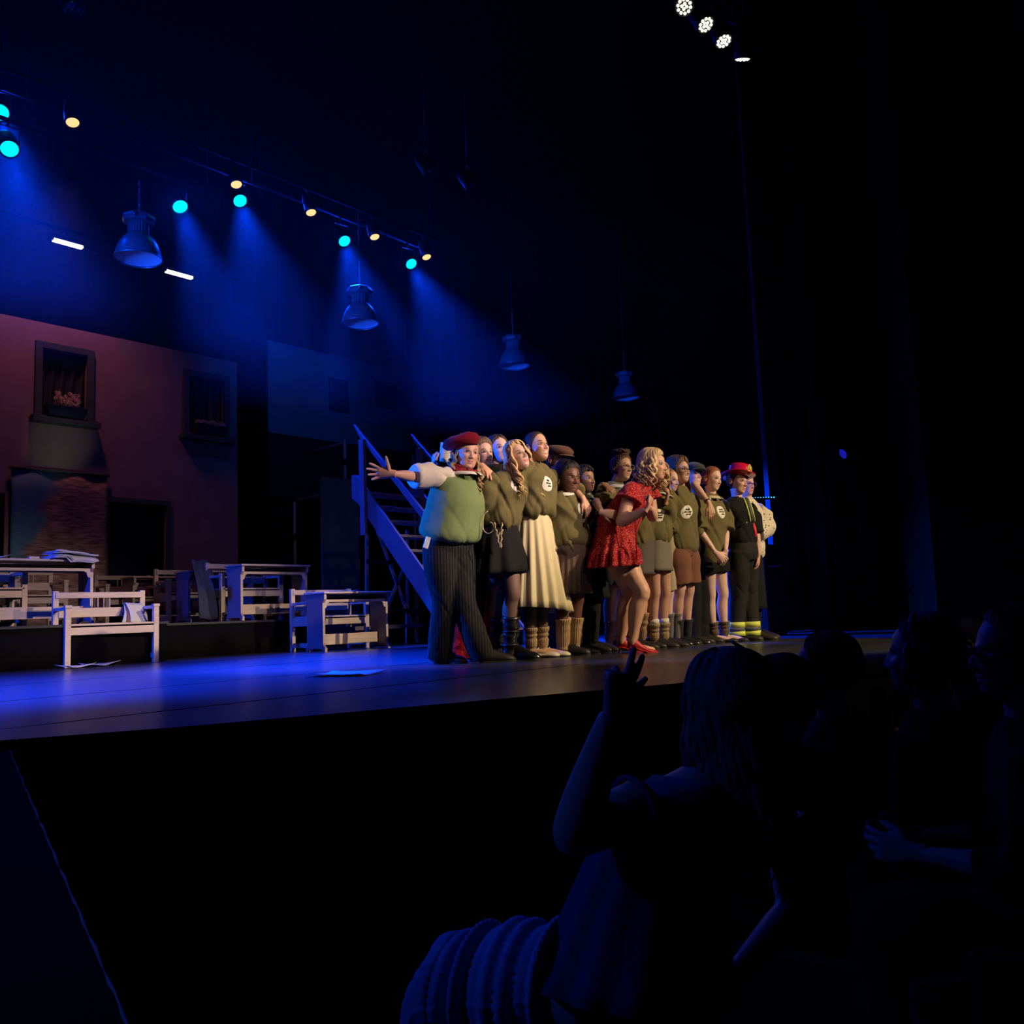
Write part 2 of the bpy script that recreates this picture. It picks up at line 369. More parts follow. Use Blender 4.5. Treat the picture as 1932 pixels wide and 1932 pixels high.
for h, sill in ((W1, 1), (W2, 0)):
    a, b, c, d = h
    t = 0.10
    s = MB(); s.box((a-t, YR-.05, c), (a, YR, d+t)); s.box((b, YR-.05, c), (b+t, YR, d+t)); s.box((a, YR-.05, d), (b, YR, d+t))
    fr = obj('window_frame', s, m_frame, rf, world=True, bevel=.006)
    s = MB(); s.box((a-t-.06, YR-.16, c-.11), (b+t+.06, YR+.02, c-.03)); s.box((a-t-.04, YR-.12, c-.03), (b+t+.04, YR, c)); obj('window_sill', s, m_frame, fr, world=True, bevel=.006)
    # drawn curtain in the opening, gathered to one side
    s = MB(); rows = []
    for k in range(9):
        z = d-(d-c)*k/8; u = np.linspace(0, 1, 41); ph = u*9*PI+(k/8)*(3.2 if sill else 1.2)
        rows.append(np.stack([a+(b-a)*u, YR+.10+.025*np.cos(ph), np.full(41, z)], 1))
    s.loft(rows, cap=False, closed=False); obj('window_curtain', s, mat('grey_satin', (0.025, 0.026, 0.03), 0.4), fr, True, True, solid=.006)
s = MB(); a, b, c, d = DR; s.box((a, YR+.35, c), (b, YR+.37, d)); obj('door_backing', s, m_black, rf, world=True)
s = MB(); t = .07; s.box((a-t, YR-.03, c), (a, YR, d+t)); s.box((b, YR-.03, c), (b+t, YR, d+t)); s.box((a, YR-.03, d), (b, YR, d+t)); obj('door_frame', s, m_frame, rf, world=True)
s = MB(); a, b, c, d = DL; s.box((a, YR+.35, c), (b, YR+.37, d)); obj('door_backing', s, m_black, rf, world=True)
# flower boxes
def flowers(name, x0, x1, zb, label, n, tall, spread, cols):
    t = empty(name, ((x0+x1)/2, YR-.09, zb)); tag(t, label, 'planter')
    s = MB(); s.prism([(x0+.03, YR-.15, zb), (x1-.03, YR-.15, zb), (x1, YR-.19, zb+.15), (x0, YR-.19, zb+.15)], (0, .15, 0)); obj('planter_box', s, mat('black_plastic', (0.02, 0.022, 0.03), 0.5), t, world=True, bevel=.005)
    bl = MB(); xa, xb = spread
    for k in range(n):
        x = xa+(xb-xa)*RNG.rand(); z = zb+.15+tall*RNG.rand()**1.2; y = YR-.18+.12*RNG.rand(); r = .014+.012*RNG.rand()
        for q in range(5):
            an = q*2*PI/5+RNG.rand(); cc = cols[RNG.randint(len(cols))]
            bl.ell((x+math.cos(an)*r*.8, y-.004, z+math.sin(an)*r*.8), (r*.6, r*.25, r*.6), 6, 4, cc)
    tag(obj('blossom', bl, mat('petals', attr=True, rough=.8), t, world=True), kind='stuff')
    st = MB()
    for k in range(40):
        x = xa+(xb-xa)*RNG.rand(); st.tube([(x, YR-.12, zb+.1), (x+RNG.randn()*.02, YR-.13, zb+.15+tall*.8*RNG.rand())], .003, 4)
    tag(obj('foliage', st, mat('stems', (.05, .09, .03), .8), t, world=True), kind='stuff')
a, b, c, d = W1
flowers('flower_box', a+.02, b-.05, c+.001, 'black flower box with tall pale pink blossoms on the sill of the left window', 70, .2, (a+(b-a)*.25, a+(b-a)*.75), [(.75, .45, .38), (.6, .3, .28), (.35, .35, .12)])
a, b, c, d = W2
flowers('flower_box', a+.05, b-.02, c+.001, 'black flower box with low pink blossoms in the shaded right window', 60, .07, (a+.1, b-.06), [(.6, .25, .3), (.5, .2, .2), (.3, .3, .1)])
# painted banner on the red wall
bn = AY(106, 885, YR-.04); bx0, bx1, bz1 = wx(19, 885), wx(199, 900), (wz(19, 882)+wz(199, 902))/2
m = mat('banner_print', (.1, .2, .3), .75); nt = m.node_tree; N = nt.nodes; L = nt.links
tc = N.new('ShaderNodeTexCoord'); sx = N.new('ShaderNodeSeparateXYZ'); L.new(tc.outputs['Object'], sx.inputs[0])
ns = N.new('ShaderNodeTexNoise'); ns.inputs['Scale'].default_value = 2.2; ns.inputs['Detail'].default_value = 8; L.new(tc.outputs['Object'], ns.inputs['Vector'])
m1 = N.new('ShaderNodeMath'); m1.operation = 'MULTIPLY_ADD'; L.new(sx.outputs['Z'], m1.inputs[0]); m1.inputs[1].default_value = -.42; L.new(sx.outputs['X'], m1.inputs[2])
m2 = N.new('ShaderNodeMath'); m2.operation = 'MULTIPLY_ADD'; L.new(ns.outputs['Fac'], m2.inputs[0]); m2.inputs[1].default_value = .8; L.new(m1.outputs[0], m2.inputs[2])
mr = N.new('ShaderNodeMapRange'); mr.inputs[1].default_value = -.74; mr.inputs[2].default_value = -.60; L.new(m2.outputs[0], mr.inputs[0])
mp2 = N.new('ShaderNodeMapping'); mp2.inputs['Scale'].default_value = (2, 2, 14); L.new(tc.outputs['Object'], mp2.inputs[0])
n2 = N.new('ShaderNodeTexNoise'); n2.inputs['Scale'].default_value = 2.5; n2.inputs['Detail'].default_value = 8; L.new(mp2.outputs[0], n2.inputs['Vector'])
cr = N.new('ShaderNodeValToRGB'); cr.color_ramp.elements[0].color = (.10, .06, .05, 1); cr.color_ramp.elements[1].color = (.42, .28, .22, 1); cr.color_ramp.elements[0].position = .35; cr.color_ramp.elements[1].position = .7; L.new(n2.outputs['Fac'], cr.inputs[0])
c2 = N.new('ShaderNodeValToRGB'); c2.color_ramp.elements[0].color = (.05, .16, .24, 1); c2.color_ramp.elements[1].color = (.10, .26, .34, 1); L.new(n2.outputs['Fac'], c2.inputs[0])
mx = N.new('ShaderNodeMix'); mx.data_type = 'RGBA'; L.new(mr.outputs[0], mx.inputs['Factor']); L.new(c2.outputs[0], mx.inputs['A']); L.new(cr.outputs[0], mx.inputs['B']); L.new(mx.outputs['Result'], N['Principled BSDF'].inputs['Base Color'])
t = empty('painted_banner', ((bx0+bx1)/2, YR-.05, 0)); tag(t, 'large hanging cloth painted with blue sea and brown ruins in front of the red wall', 'banner')
s = MB(); u = np.linspace(0, 1, 25); rows = []
for k in range(9):
    z = bz1*(1-k/8)+.3*(k/8); rows.append(np.stack([bx0+(bx1-bx0)*u, YR-.06+.012*np.cos(u*14+k*.7)+.008*np.cos(k*1.7), np.full(25, z)], 1))
s.loft(rows, cap=False, closed=False); o = obj('cloth', s, m, t, True, True, solid=.006)
s = MB(); s.tube([(bx0-.03, YR-.06, bz1+.01), (bx1+.03, YR-.06, bz1+.01)], .02, 10); obj('hanging_rod', s, m_frame, t, True, True)
# small wall clip above the wall
# second wall, blue grey, hung higher
YB = 14.0
p0, p1, pb, pm = AY(505, 643, YB), AY(815, 713, YB), AY(508, 935, YB), AY(505, 815, YB)
bf = empty('scenery_wall', ((p0[0]+p1[0])/2, YB, pb[2])); tag(bf, 'blue grey painted wall panel with dark lower half raised above the stairs', 'scenery')
zt = (p0[2]+p1[2])/2
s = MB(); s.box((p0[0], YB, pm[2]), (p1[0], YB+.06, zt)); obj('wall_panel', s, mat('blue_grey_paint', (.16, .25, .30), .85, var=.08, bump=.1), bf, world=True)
s = MB(); s.box((p0[0], YB, pb[2]), (p1[0], YB+.06, pm[2])); obj('lower_panel', s, mat('near_black_lower', (.012, .013, .018), .9), bf, world=True, label='near-black lower panel')  # lower half near-black, below the blue grey upper half
s = MB(); s.box((p0[0]+.3, YB+.1, .0), (p0[0]+.38, YB+.16, pb[2]+.4)); s.box((p1[0]-.5, YB+.1, .0), (p1[0]-.42, YB+.16, pb[2]+.4)); obj('support_post', s, m_black, bf, world=True)
for (xa, ya, xb, yb), lab in (((620, 716, 655, 774), 'small dark framed picture, the taller left one of two on the blue grey wall'), ((707, 722, 746, 768), 'small dark framed picture, the wider right one of two on the blue grey wall')):
    a = AY(xa, (ya+yb)/2, YB); b = AY(xb, (ya+yb)/2, YB); c = AY((xa+xb)/2, yb, YB)[2]; d = AY((xa+xb)/2, ya, YB)[2]
    t = empty('picture_frame', ((a[0]+b[0])/2, YB, c)); tag(t, lab, 'picture')
    s = MB(); w_ = .05
    for q in (((a[0], c), (a[0]+w_, d)), ((b[0]-w_, c), (b[0], d)), ((a[0], c), (b[0], c+w_)), ((a[0], d-w_), (b[0], d))): s.box((q[0][0], YB-.05, q[0][1]), (q[1][0], YB, q[1][1]))
    obj('frame', s, m_frame, t, world=True); s = MB(); s.box((a[0]+.04, YB-.02, c+.04), (b[0]-.04, YB-.005, d-.04)); obj('canvas', s, mat('dark_canvas', (.05, .03, .035), .7, var=.5, vscale=9), t, world=True)
# tall green panel
YG = 11.2; a, b = AY(607, 900, YG), AY(676, 905, YG)
s = MB(); s.box((a[0], YG, .0), (b[0], YG+.05, (a[2]+b[2])/2)); tag(obj('scenery_panel', s, mat('dark_green_paint', (.10, .17, .13), .8, var=.1)), 'narrow dark green upright panel left of the staircase', 'scenery')
# pipe scaffold behind
t = empty('pipe_scaffold', AY(555, 1180, 12.6)); t.location.z = 0; tag(t, 'blue lit steel pipe scaffold behind the green panel and staircase', 'scaffold')
def pipe(pts, r=.028, nm='pipe'):
    s = MB(); s.tube(pts, r, 10); obj(nm, s, mat('scaffold_steel', (.28, .28, .32), .5, metal=.5), t, True, True)
a = AY(556, 948, 12.6); pipe([(a[0], a[1], 0), a], .03, 'standard'); pipe([AY(558, 946, 12.6), AY(608, 934, 11.9)]); a2 = AY(652, 905, 12.0); pipe([(a2[0], a2[1], 0.0), AY(650, 830, 12.0)], .035, 'standard'); pipe([AY(575, 857, 13.3), AY(646, 837, 12.0)])
a3 = AY(779, 900, 12.6); pipe([(a3[0], a3[1], 0), AY(779, 827, 12.6)], .035, 'standard'); pipe([AY(784, 847, 12.6), AY(860, 862, 12.9)], .015)
for px, py, yy in ((555, 1012, 12.6), (652, 872, 12.0), (779, 850, 12.6)):
    q = AY(px, py, yy); s = MB(); s.tube([q-V(0, 0, .05), q+V(0, 0, .05)], .05, 10); s.box(q+V(.02, -.03, -.03), q+V(.1, .03, .03)); obj('coupler', s, m_metal, t, True, True)

# ------------------------------------------------------------------ staircase
XS = 7.0
def sp(px, py): return AX(px, py, XS)
st = empty('staircase', (XS, sp(860, 1200)[1], 0)); tag(st, 'blue lit wooden staircase with handrail rising behind the person in the green vest', 'staircase')
m_stair = mat('stair_wood', (.14, .12, .15), .6, var=.12, vscale=5)
top = sp(673, 925); s0 = sp(760, 1047); d = nrm(s0-top); g = top+d*((top[2]+.02)/-d[2])
SW = 0.95; DZ = V(0, 0, 1)
def stringer(x, nm='stringer'):
    dx = V(x-XS, 0, 0); h = V(0, 0, .30); a = top+dx; b = g+dx
    s = MB(); s.prism([a-h*.5+V(0, .10, .05), a+h*.5+V(0, .10, .05), a+h*.62, b+h*.5, b+V(0, -.12, .02), b-V(0, 0, .0)+V(0, .25, .02), a-h*.5], (.035, 0, 0)); obj(nm, s, m_stair, st, world=True, bevel=.004)
stringer(XS); stringer(XS+SW)
n = int(top[2]/.19)
for k in range(1, n+1):
    z = k*.19; tt = (top[2]-z)/-d[2]; q = top+d*tt
    s = MB(); s.box((XS+.035, q[1]-.13, z-.03), (XS+SW, q[1]+.12, z)); obj('tread', s, m_stair, st, world=True, bevel=.004)
hr0 = sp(678, 812); hr1 = hr0+d*((hr0[2]-.95)/-d[2])
for x in (0, SW):
    s = MB(); s.prism([hr0+V(x, 0, -.09), hr0+V(x, .12, .10), hr1+V(x, 0, .07), hr1+V(x, 0, -.07)], (.04, 0, 0)); obj('handrail', s, m_stair, st, world=True, bevel=.004)
    q = sp(690, 1010); q[2] = max(0, q[2]); s = MB(); s.box((XS+x-.05, q[1]-.045, q[2]), (XS+x-.002, q[1]+.045, sp(690, 829)[2])); obj('post', s, m_stair, st, world=True, bevel=.004)
    qb = hr1+V(x, .05, -.1); s = MB(); s.box((XS+x-.045, qb[1]-.04, 0.0), (XS+x-.002, qb[1]+.04, qb[2])); obj('post', s, m_stair, st, world=True, bevel=.004)
# braced trestle under the stair
t = empty('trestle', (XS+.3, 9.6, 0)); tag(t, 'dark cross-braced timber frame standing under the staircase', 'frame')
m_br = mat('brace_wood', (.30, .29, .30), .7, var=.3, vscale=9)
def T(px, py): return AY(px, py, 9.75)
for a, b in (((692, 1010), (692, 1215)), ((712, 1000), (790, 1215)), ((775, 1040), (712, 1190)), ((768, 1000), (768, 1215))):
    s = MB(); s.beam(T(*a), T(*b), .045, .03, (0, 1, 0)); obj('brace', s, m_br, t, world=True)
for y in (1060, 1150):
    s = MB(); s.beam(T(690, y), T(800, y+3), .05, .03, (0, 1, 0)); obj('rail', s, m_black, t, world=True)
s = MB(); a = G(712, 1190, .25); s.box((7.0, 9.2, .22), (8.6, 9.5, .27)); obj('shelf', s, m_stair, t, world=True)
for x in (7.05, 8.5):
    s = MB(); s.box((x, 9.3, 0), (x+.05, 9.4, .22)); obj('leg', s, m_black, t, world=True)

# ------------------------------------------------------------------ risers
HP = .40
def riser(x0, x1, y0, y1, h, lab):
    t = empty('stage_riser', ((x0+x1)/2, (y0+y1)/2, 0)); tag(t, lab, 'platform')
    s = MB(); s.box((x0-.02, y0-.02, h-.03), (x1+.02, y1, h)); obj('deck', s, mat('riser_deck', (.03, .03, .034), .6), t, world=True, bevel=.004)
    s = MB(); u = np.linspace(0, 1, 121)
    P = [V(x0, y1, 0), V(x0, y0, 0), V(x1, y0, 0), V(x1, y1, 0)]; rows = [[], []]
    for a, b in zip(P[:-1], P[1:]):
        for q in u[:-1]:
            rows[0].append(a+(b-a)*q+V(0, .006*math.cos(q*60), .002)); rows[1].append(a+(b-a)*q+V(0, 0, h-.031))
    s.loft([np.array(rows[1]), np.array(rows[0])], cap=False, closed=False); obj('skirt', s, m_velour, t, True, True, solid=.006)
pa = D(314, 1247, 9.6); YA = pa[1]
riser(-3.1, pa[0], YA, 13.2, HP+.02, 'black cloth-skirted low platform at the left carrying the front desk')
pb_ = D(545, 1232, 11.2)
riser(pa[0]+.03, pb_[0]+.15, pb_[1]+.05, 13.2, HP, 'black cloth-skirted low platform in the middle carrying the row of desks')

# ------------------------------------------------------------------ benches and desks
def bench(loc, rz, label, L=.92, m=m_pine):
    t = empty('school_bench', loc, rz); tag(t, label, 'bench', None)
    D_ = .40
    for sx in (0, 1):
        x = sx*(L-.055); X = x+.055
        s = MB(); s.box((x, 0, 0), (X, .05, .575)); s.box((x-.006, -.006, .575), (X+.006, .056, .605)); obj('front_leg', s, m, t, bevel=.003)
        s = MB(); s.box((x, D_-.045, 0), (X, D_, .76)); obj('back_leg', s, m, t, bevel=.003)
        s = MB(); s.box((x+.008, .05, .555), (X-.008, D_-.045, .59)); obj('armrest', s, m, t, bevel=.003)
        s = MB(); s.box((x+.012, .05, .30), (X-.012, D_-.045, .40)); obj('side_rail', s, m, t, bevel=.003)
        s = MB(); s.box((x+.012, .05, .045), (X-.012, D_-.045, .10)); obj('stretcher', s, m, t, bevel=.003)
    s = MB(); s.box((.045, .005, .31), (L-.045, .03, .385)); obj('seat_rail', s, m, t, bevel=.003)
    s = MB(); s.box((.03, -.0, .40), (L-.03, D_-.05, .42)); obj('seat', s, m, t, bevel=.003)
    s = MB(); s.box((.02, D_-.06, .685), (L-.03, D_-.035, .745)); obj('top_rail', s, m, t, bevel=.003)
    s = MB(); s.box((.05, D_-.06, .49), (L-.06, D_-.035, .585)); obj('back_rail', s, m, t, bevel=.003)
    for k in range(4):
        x = L/2-.09+k*.06; s = MB(); s.tube([(x, D_-.048, .58), (x, D_-.048, .69)], .006, 8); obj('spindle', s, m, t, True)
    return t
def desk(loc, rz, label, L=.98, m=m_pine):
    t = empty('school_desk', loc, rz); tag(t, label, 'desk'); W_ = .36
    m_d = mat('darker_desk_wood', (.30, .24, .24), .6, var=.1)  # darker than the front pieces: side panels, shelf and back rail
    prof = [(-.0, 0), (.04, 0), (.055, .03), (.085, .035), (W_-.085, .035), (W_-.055, .03), (W_-.04, 0), (W_, 0), (W_, .05), (W_-.035, .09), (W_-.03, .56), (W_, .60), (W_, .665), (0, .665), (0, .60), (.03, .56), (.035, .09), (0, .05)]
    for x in (0, L-.03):
        s = MB(); s.prism([(x, y, z) for y, z in prof], (.03, 0, 0)); obj('side_panel', s, m_d, t, bevel=.003)
        s = MB(); xx = x-.001
        s.box((xx, -.005, 0), (xx+.032, .0, .05)); s.box((xx, .028, .09), (xx+.032, .033, .56)); s.box((xx, -.005, .60), (xx+.032, 0, .665)); obj('edge_band', s, m, t, label='pale front edge')
    s = MB(); s.box((-.02, -.03, .667), (L+.02, W_+.01, .69)); obj('desktop', s, m, t, bevel=.004)
    s = MB(); s.box((.03, .05, .575), (L-.03, W_-.02, .59)); obj('shelf', s, m_d, t)
    s = MB(); s.prism([(.03, .03, .60), (.03, .03, .50), (.055, .03, .505), (.07, .03, .555), (.10, .03, .57), (L-.10, .03, .57), (L-.07, .03, .555), (L-.055, .03, .505), (L-.03, .03, .50), (L-.03, .03, .60)], (0, .018, 0)); obj('front_rail', s, m, t, bevel=.002)
    s = MB(); s.box((.03, W_-.05, .57), (L-.03, W_-.03, .66)); obj('back_rail', s, m_d, t)
    s = MB(); s.box((.03, W_*.5, .075), (L-.03, W_*.5+.022, .20)); obj('foot_rail', s, m, t, bevel=.003)
    return t
p = D(122, 1259, 8.75); p[2] = 0
B0 = bench(p, math.radians(-4), 'pale pine bench standing alone on the stage floor, script resting on it', L=.93)
p = D(613, 1231, 10.3); p[2] = 0
D1 = desk(p, 0, 'pale pine school desk on the stage floor nearest the staircase'); DP = p.copy()
q = DP+V(.12, .45, 0); bench(q, 0, 'pine bench behind the floor desk nearest the staircase')
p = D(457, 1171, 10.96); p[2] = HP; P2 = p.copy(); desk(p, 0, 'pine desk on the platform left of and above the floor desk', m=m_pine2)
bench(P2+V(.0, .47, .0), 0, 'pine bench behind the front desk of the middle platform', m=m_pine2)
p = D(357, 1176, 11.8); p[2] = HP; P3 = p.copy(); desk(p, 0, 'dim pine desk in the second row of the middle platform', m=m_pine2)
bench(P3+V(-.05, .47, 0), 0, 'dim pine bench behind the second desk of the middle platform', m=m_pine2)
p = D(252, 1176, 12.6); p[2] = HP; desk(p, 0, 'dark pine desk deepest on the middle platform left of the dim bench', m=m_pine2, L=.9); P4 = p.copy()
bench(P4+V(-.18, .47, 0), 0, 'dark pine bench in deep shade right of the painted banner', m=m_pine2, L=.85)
p = D(177, 1176, 9.7); p[2] = HP+.02; A1 = p.copy()-V(1.75, 0, 0); DA = desk(A1, 0, 'long pine desk at the left edge with white cloths heaped on top', L=1.75)
bench(A1+V(.20, .47, 0), 0, 'pine bench behind the long desk at the left edge', L=1.05)
# back bench further behind with a coat
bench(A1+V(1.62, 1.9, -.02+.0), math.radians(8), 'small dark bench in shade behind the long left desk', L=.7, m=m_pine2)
# draped dark coat on the second bench
s = MB(); q = P2+V(.0, .60, 0)
rows = []
for k in range(8):
    u = np.linspace(0, 1, 19); z = [.80, .79, .74, .60, .45, .30, .15, .04][k]; y = [.36, .30, .28, .2, .1, .03, -.02, -.05][k]
    rows.append(np.stack([q[0]-.14+.20*u+.03*k*(u-.5), np.full(19, q[1]+y)+.02*np.cos(u*17+k), np.full(19, HP+z)+.01*np.cos(u*9)], 1))
s.loft(rows, cap=False, closed=False); tag(obj('coat', s, mat('navy_wool', (.03, .04, .09), .9), None, True, solid=.012), 'dark navy coat hanging over the bench on the middle platform', 'coat')
# folded cloths on the long desk, papers, script
def quad_paper(name, c, rz, w, h, m, label, cat='paper', curl=.01, th=.002, group=None):
    s = MB(); u = np.linspace(-.5, .5, 7); R = np.array([[math.cos(rz), -math.sin(rz)], [math.sin(rz), math.cos(rz)]]); rows = []
    for vv in u:
        xy = np.stack([u*w, np.full(7, vv*h)], 1)@R.T; rows.append(np.stack([xy[:, 0]+c[0], xy[:, 1]+c[1], c[2]+curl*(np.abs(u*2)**3+.5*np.cos(u*5+vv*4)+.6)], 1))
    s.loft(rows, cap=False, closed=False); return tag(obj(name, s, m, None, True, solid=th), label, cat, group)
m_paper = mat('paper', (.62, .62, .64), .8)
q = G(652, 1274); quad_paper('paper_sheet', (q[0], q[1], .004), .3, .30, .42, m_paper, 'lone pale sheet of paper lying on the open stage floor')
q = D(128, 1262, 8.65); q[2] = .004
for k, (dx, dy, r, lab) in enumerate([(0.05, -.05, .2, 'crumpled sheet of paper at the left front foot of the lone bench'), (.28, -.02, .5, 'sheet of paper right of the crumpled one below the lone bench'), (.42, .2, -.2, 'thin sheet of paper furthest under the lone bench')]):
    quad_paper('paper_sheet', (q[0]+dx, q[1]+dy, .004), r, .3, .21, m_paper, lab, curl=.018)
zt_ = HP+.02+.69
t = empty('folded_cloth', A1+V(1.48, .1, .69)); tag(t, 'heap of white folded cloths hanging over the end of the long desk', 'cloth')
for k in range(6):
    s = MB(); rows = []
    for j in range(9):
        u = j/8; yy = A1[1]-.10+.34*u; rows.append([])
        for i in range(11):
            a = i/10; x = A1[0]+1.28+.44*a+.01*k+.02*math.sin(j+k); z = zt_+.012+k*.011+.025*math.sin(a*2.6+k*.3)*(1 if k > 2 else .3)-(.10*max(0, .25-u)*(k < 3))*(a > .3)*2+.004*math.sin(a*13+j)
            rows[-1].append((x, yy, z))
    s.loft([np.array(r) for r in rows], cap=False, closed=False); obj('cloth_layer', s, mat('white_cotton', (.66, .66, .70), .85), t, True, True, solid=.006)
quad_paper('paper_sheet', (A1[0]+.8, A1[1]+.12, zt_+.003), .1, .2, .28, m_paper, 'pale folded paper on the long desk left of the white cloths', curl=.02)
s = MB(); s.box((A1[0]+1.08, A1[1]-.01, zt_), (A1[0]+1.18, A1[1]+.05, zt_+.025)); tag(obj('wooden_block', s, m_pine, bevel=.004), 'small wooden block on the long desk beside the white cloths', 'block')
quad_paper('paper_folder', (DP[0]+.38, DP[1]+.12, .692), .1, .22, .3, mat('blue_paper', (.25, .42, .5), .7), 'thin blue folder lying on the floor desk nearest the staircase', 'folder', curl=.008)
# script leaning on the lone bench
t = empty('script_book', B0.location+Vector((.70, .15, .42))); tag(t, 'open blue lit script propped up on the lone bench seat', 'book')
bl = V(*B0.location)
for k, (dx, m) in enumerate([(0, m_paper), (.05, mat('brown_card', (.25, .13, .06), .8)), (.09, m_paper)]):
    s = MB(); rows = []
    for j in range(8):
        u = j/7; rows.append(np.array([(bl[0]+.60+dx*(1-u)+.10*u+.20*a+.02*math.sin(u*3), bl[1]+.13+.14*u+.03*math.sin(a*2)-.02*k*u-.05*(1-u), .425+.205*u-.012*a) for a in np.linspace(0, 1, 6)]))
    s.loft(rows, cap=False, closed=False); obj(['front_cover', 'pages', 'back_cover'][k], s, m, t, True, True, solid=.004)
quad_paper('cushion', (A1[0]+.75, A1[1]+.80, HP+.45), 0, .4, .3, mat('navy_cotton', (.03, .05, .22), .8), 'flat navy cushion on the bench behind the long desk', 'cushion', curl=.03, th=.05)

# ------------------------------------------------------------------ pendant lamps
def pendant(p, label):
    t = empty('pendant_lamp', p); tag(t, label, 'lamp', 'row of factory pendant lamps over the stage')
    m_sh = mat('enamel_outside', (.13, .14, .17), .35, spec=.5, metal=.2); R = .25
    s = MB(); prof = [(R, 0), (R*.99, .02), (R*.95, .08), (R*.86, .15), (R*.70, .22), (R*.50, .275), (.10, .295)]
    s.lathe(prof, seg=48); obj('shade', s, m_sh, t, True, solid=.004)
    s = MB(); s.lathe([(R-.004, .012), (R-.02, .03), (.001, .045)], seg=48); obj('diffuser', s, mat('white_enamel', (.75, .75, .75), .5), t, True)
    s = MB(); s.lathe([(R+.004, -.004), (R+.007, .004), (R+.002, .012)], seg=48); obj('rim', s, m_steel, t, True, solid=.003)
    s = MB()
    th = np.linspace(0, 2*PI, 96, endpoint=False); rr = .115*(1-.06*(np.cos(th*24) > 0))
    s.loft([np.stack([np.cos(th)*rr, np.sin(th)*rr, np.full(96, z)], 1) for z in (.29, .42)]); obj('cooling_neck', s, m_sh, t)
    s = MB(); s.lathe([(.001, .53), (.10, .53), (.17, .50), (.185, .46), (.165, .42), (.12, .41)], seg=8); obj('gear_box', s, m_sh, t, bevel=.006)
    for a in (.9, 4.0):
        s = MB(); s.lathe([(.022, -.012), (.022, .012)], seg=10, cap=True); v = s.v[0]; s.v[0] = np.stack([math.cos(a)*.18+v[:, 2], math.sin(a)*.18+v[:, 0], .455+v[:, 1]], 1); obj('clip', s, m_steel, t, True)
    ch = MB()
    for k in range(9):
        z = .54+k*.045; th = np.linspace(0, 2*PI, 11)[:-1]; pts = [(math.cos(a)*.010*(k % 2), math.cos(a)*.010*(1-k % 2), z+math.sin(a)*.026) for a in np.linspace(0, 2*PI, 11)]
        ch.tube(pts, .0035, 5)
    obj('chain', ch, m_steel, t, True)
    s = MB(); s.tube([(.0, 0, .92), (.004, 0, 2.2), (0, 0, 11.0-p[2])], .005, 6); obj('cable', s, m_metal, t, True)
for (x, y), lab in zip([(261, 489), (680, 611), (970, 691), (1181, 751)], ['largest grey factory pendant lamp, above the red wall', 'grey factory pendant lamp second from the left, above the blue grey wall', 'grey factory pendant lamp third from the left, above the tall actor', 'smallest and furthest right of the grey factory pendant lamps']):
    pendant(AY(x, y, 9.45), lab)

# ------------------------------------------------------------------ stage lanterns
def lantern(p, target, r, label, kind, estr, group, m_lens, hang=None):
    p = V(*p); d = nrm(V(*target)-p); t = empty('stage_spotlight', p); tag(t, label, 'stage light', group)
    a = nrm(np.cross(d, V(0, 0, 1))); b = np.cross(a, d)
    def rg(k, rr, seg=28): return ring(p+d*k, a*rr, b*rr, seg)
    s = MB(); s.loft([rg(.0, r*1.02), rg(.012, r*1.12), rg(.012, r*1.2), rg(-.05, r*1.2), rg(-.22, r*1.1), rg(-.30, r*.7), rg(-.31, .01)], cap=False); obj('housing', s, m_metal, t, True, True)
    if kind == 'led':
        s = MB(); pts = []
        for (n_, rr) in ((4, .30), (10, .78)):
            for k in range(n_):
                th = 2*PI*k/n_+.3; pts.append((math.cos(th)*rr*r, math.sin(th)*rr*r))
        for u, v in pts:
            c = p+a*u+b*v; s = MB(); s.loft([ring(c+d*.004, a*r*.2, b*r*.2, 14), ring(c+d*.012, a*r*.17, b*r*.17, 14), ring(c+d*.016, a*.001, b*.001, 14)], cap=False); obj('lens', s, m_lens, t, True, True)
        s = MB(); s.loft([rg(.001, r*1.02), rg(.001, .001)], cap=False); obj('face_plate', s, m_black, t, world=True)
    else:
        s = MB(); s.loft([rg(.0, r), rg(.012, r*.7), rg(.016, .001)], cap=False); obj('lens', s, m_lens, t, True, True)
    s = MB(); q = p-d*.12; pts = [q+a*r*1.3, q+a*r*1.3+V(0, 0, r*2.2), q-a*r*1.3+V(0, 0, r*2.2), q-a*r*1.3]
    s.tube(pts, .008, 6); hp = q+V(0, 0, r*2.2+.12) if hang is None else V(q[0], hang[0], hang[1]); s.tube([q+V(0, 0, r*2.2), hp], .015, 8); obj('yoke', s, m_metal, t, True, True)
    return t, d
m_cyan = mat('blue_lens', (0, 0, 0), .4, emit=(0.0, .60, 1.0), estr=2.2)
m_warm = mat('warm_lens', (0, 0, 0), .4, emit=(1.0, .55, .22), estr=1.5)
m_white = mat('white_lens', (0, 0, 0), .4, emit=(1.0, .92, .66), estr=2.2)
m_tube = mat('tube_light', (0, 0, 0), .4, emit=(1.0, .80, .66), estr=4.0)
def batten(y, z, x0, x1, label):
    t = empty('lighting_batten', ((x0+x1)/2, y, z)); tag(t, label, 'pipe')
    s = MB(); s.tube([(x0, y, z), (x1, y, z)], .024, 10); obj('bar', s, mat('batten_black', (.008, .008, .009), .8, spec=.1), t, True, True)
    for k in range(5):
        x = x0+.3+(x1-x0-.6)*k/4; s = MB(); s.tube([(x, y, z), (x, y, 10.995)], .004, 5); obj('wire', s, m_metal, t, True, True)
BLUE = (0.01, 0.12, 1.0)
rowB = D(453, 379, 11.5); YBb = rowB[1]; LAMPS = []; zB = rowB[2]+.36
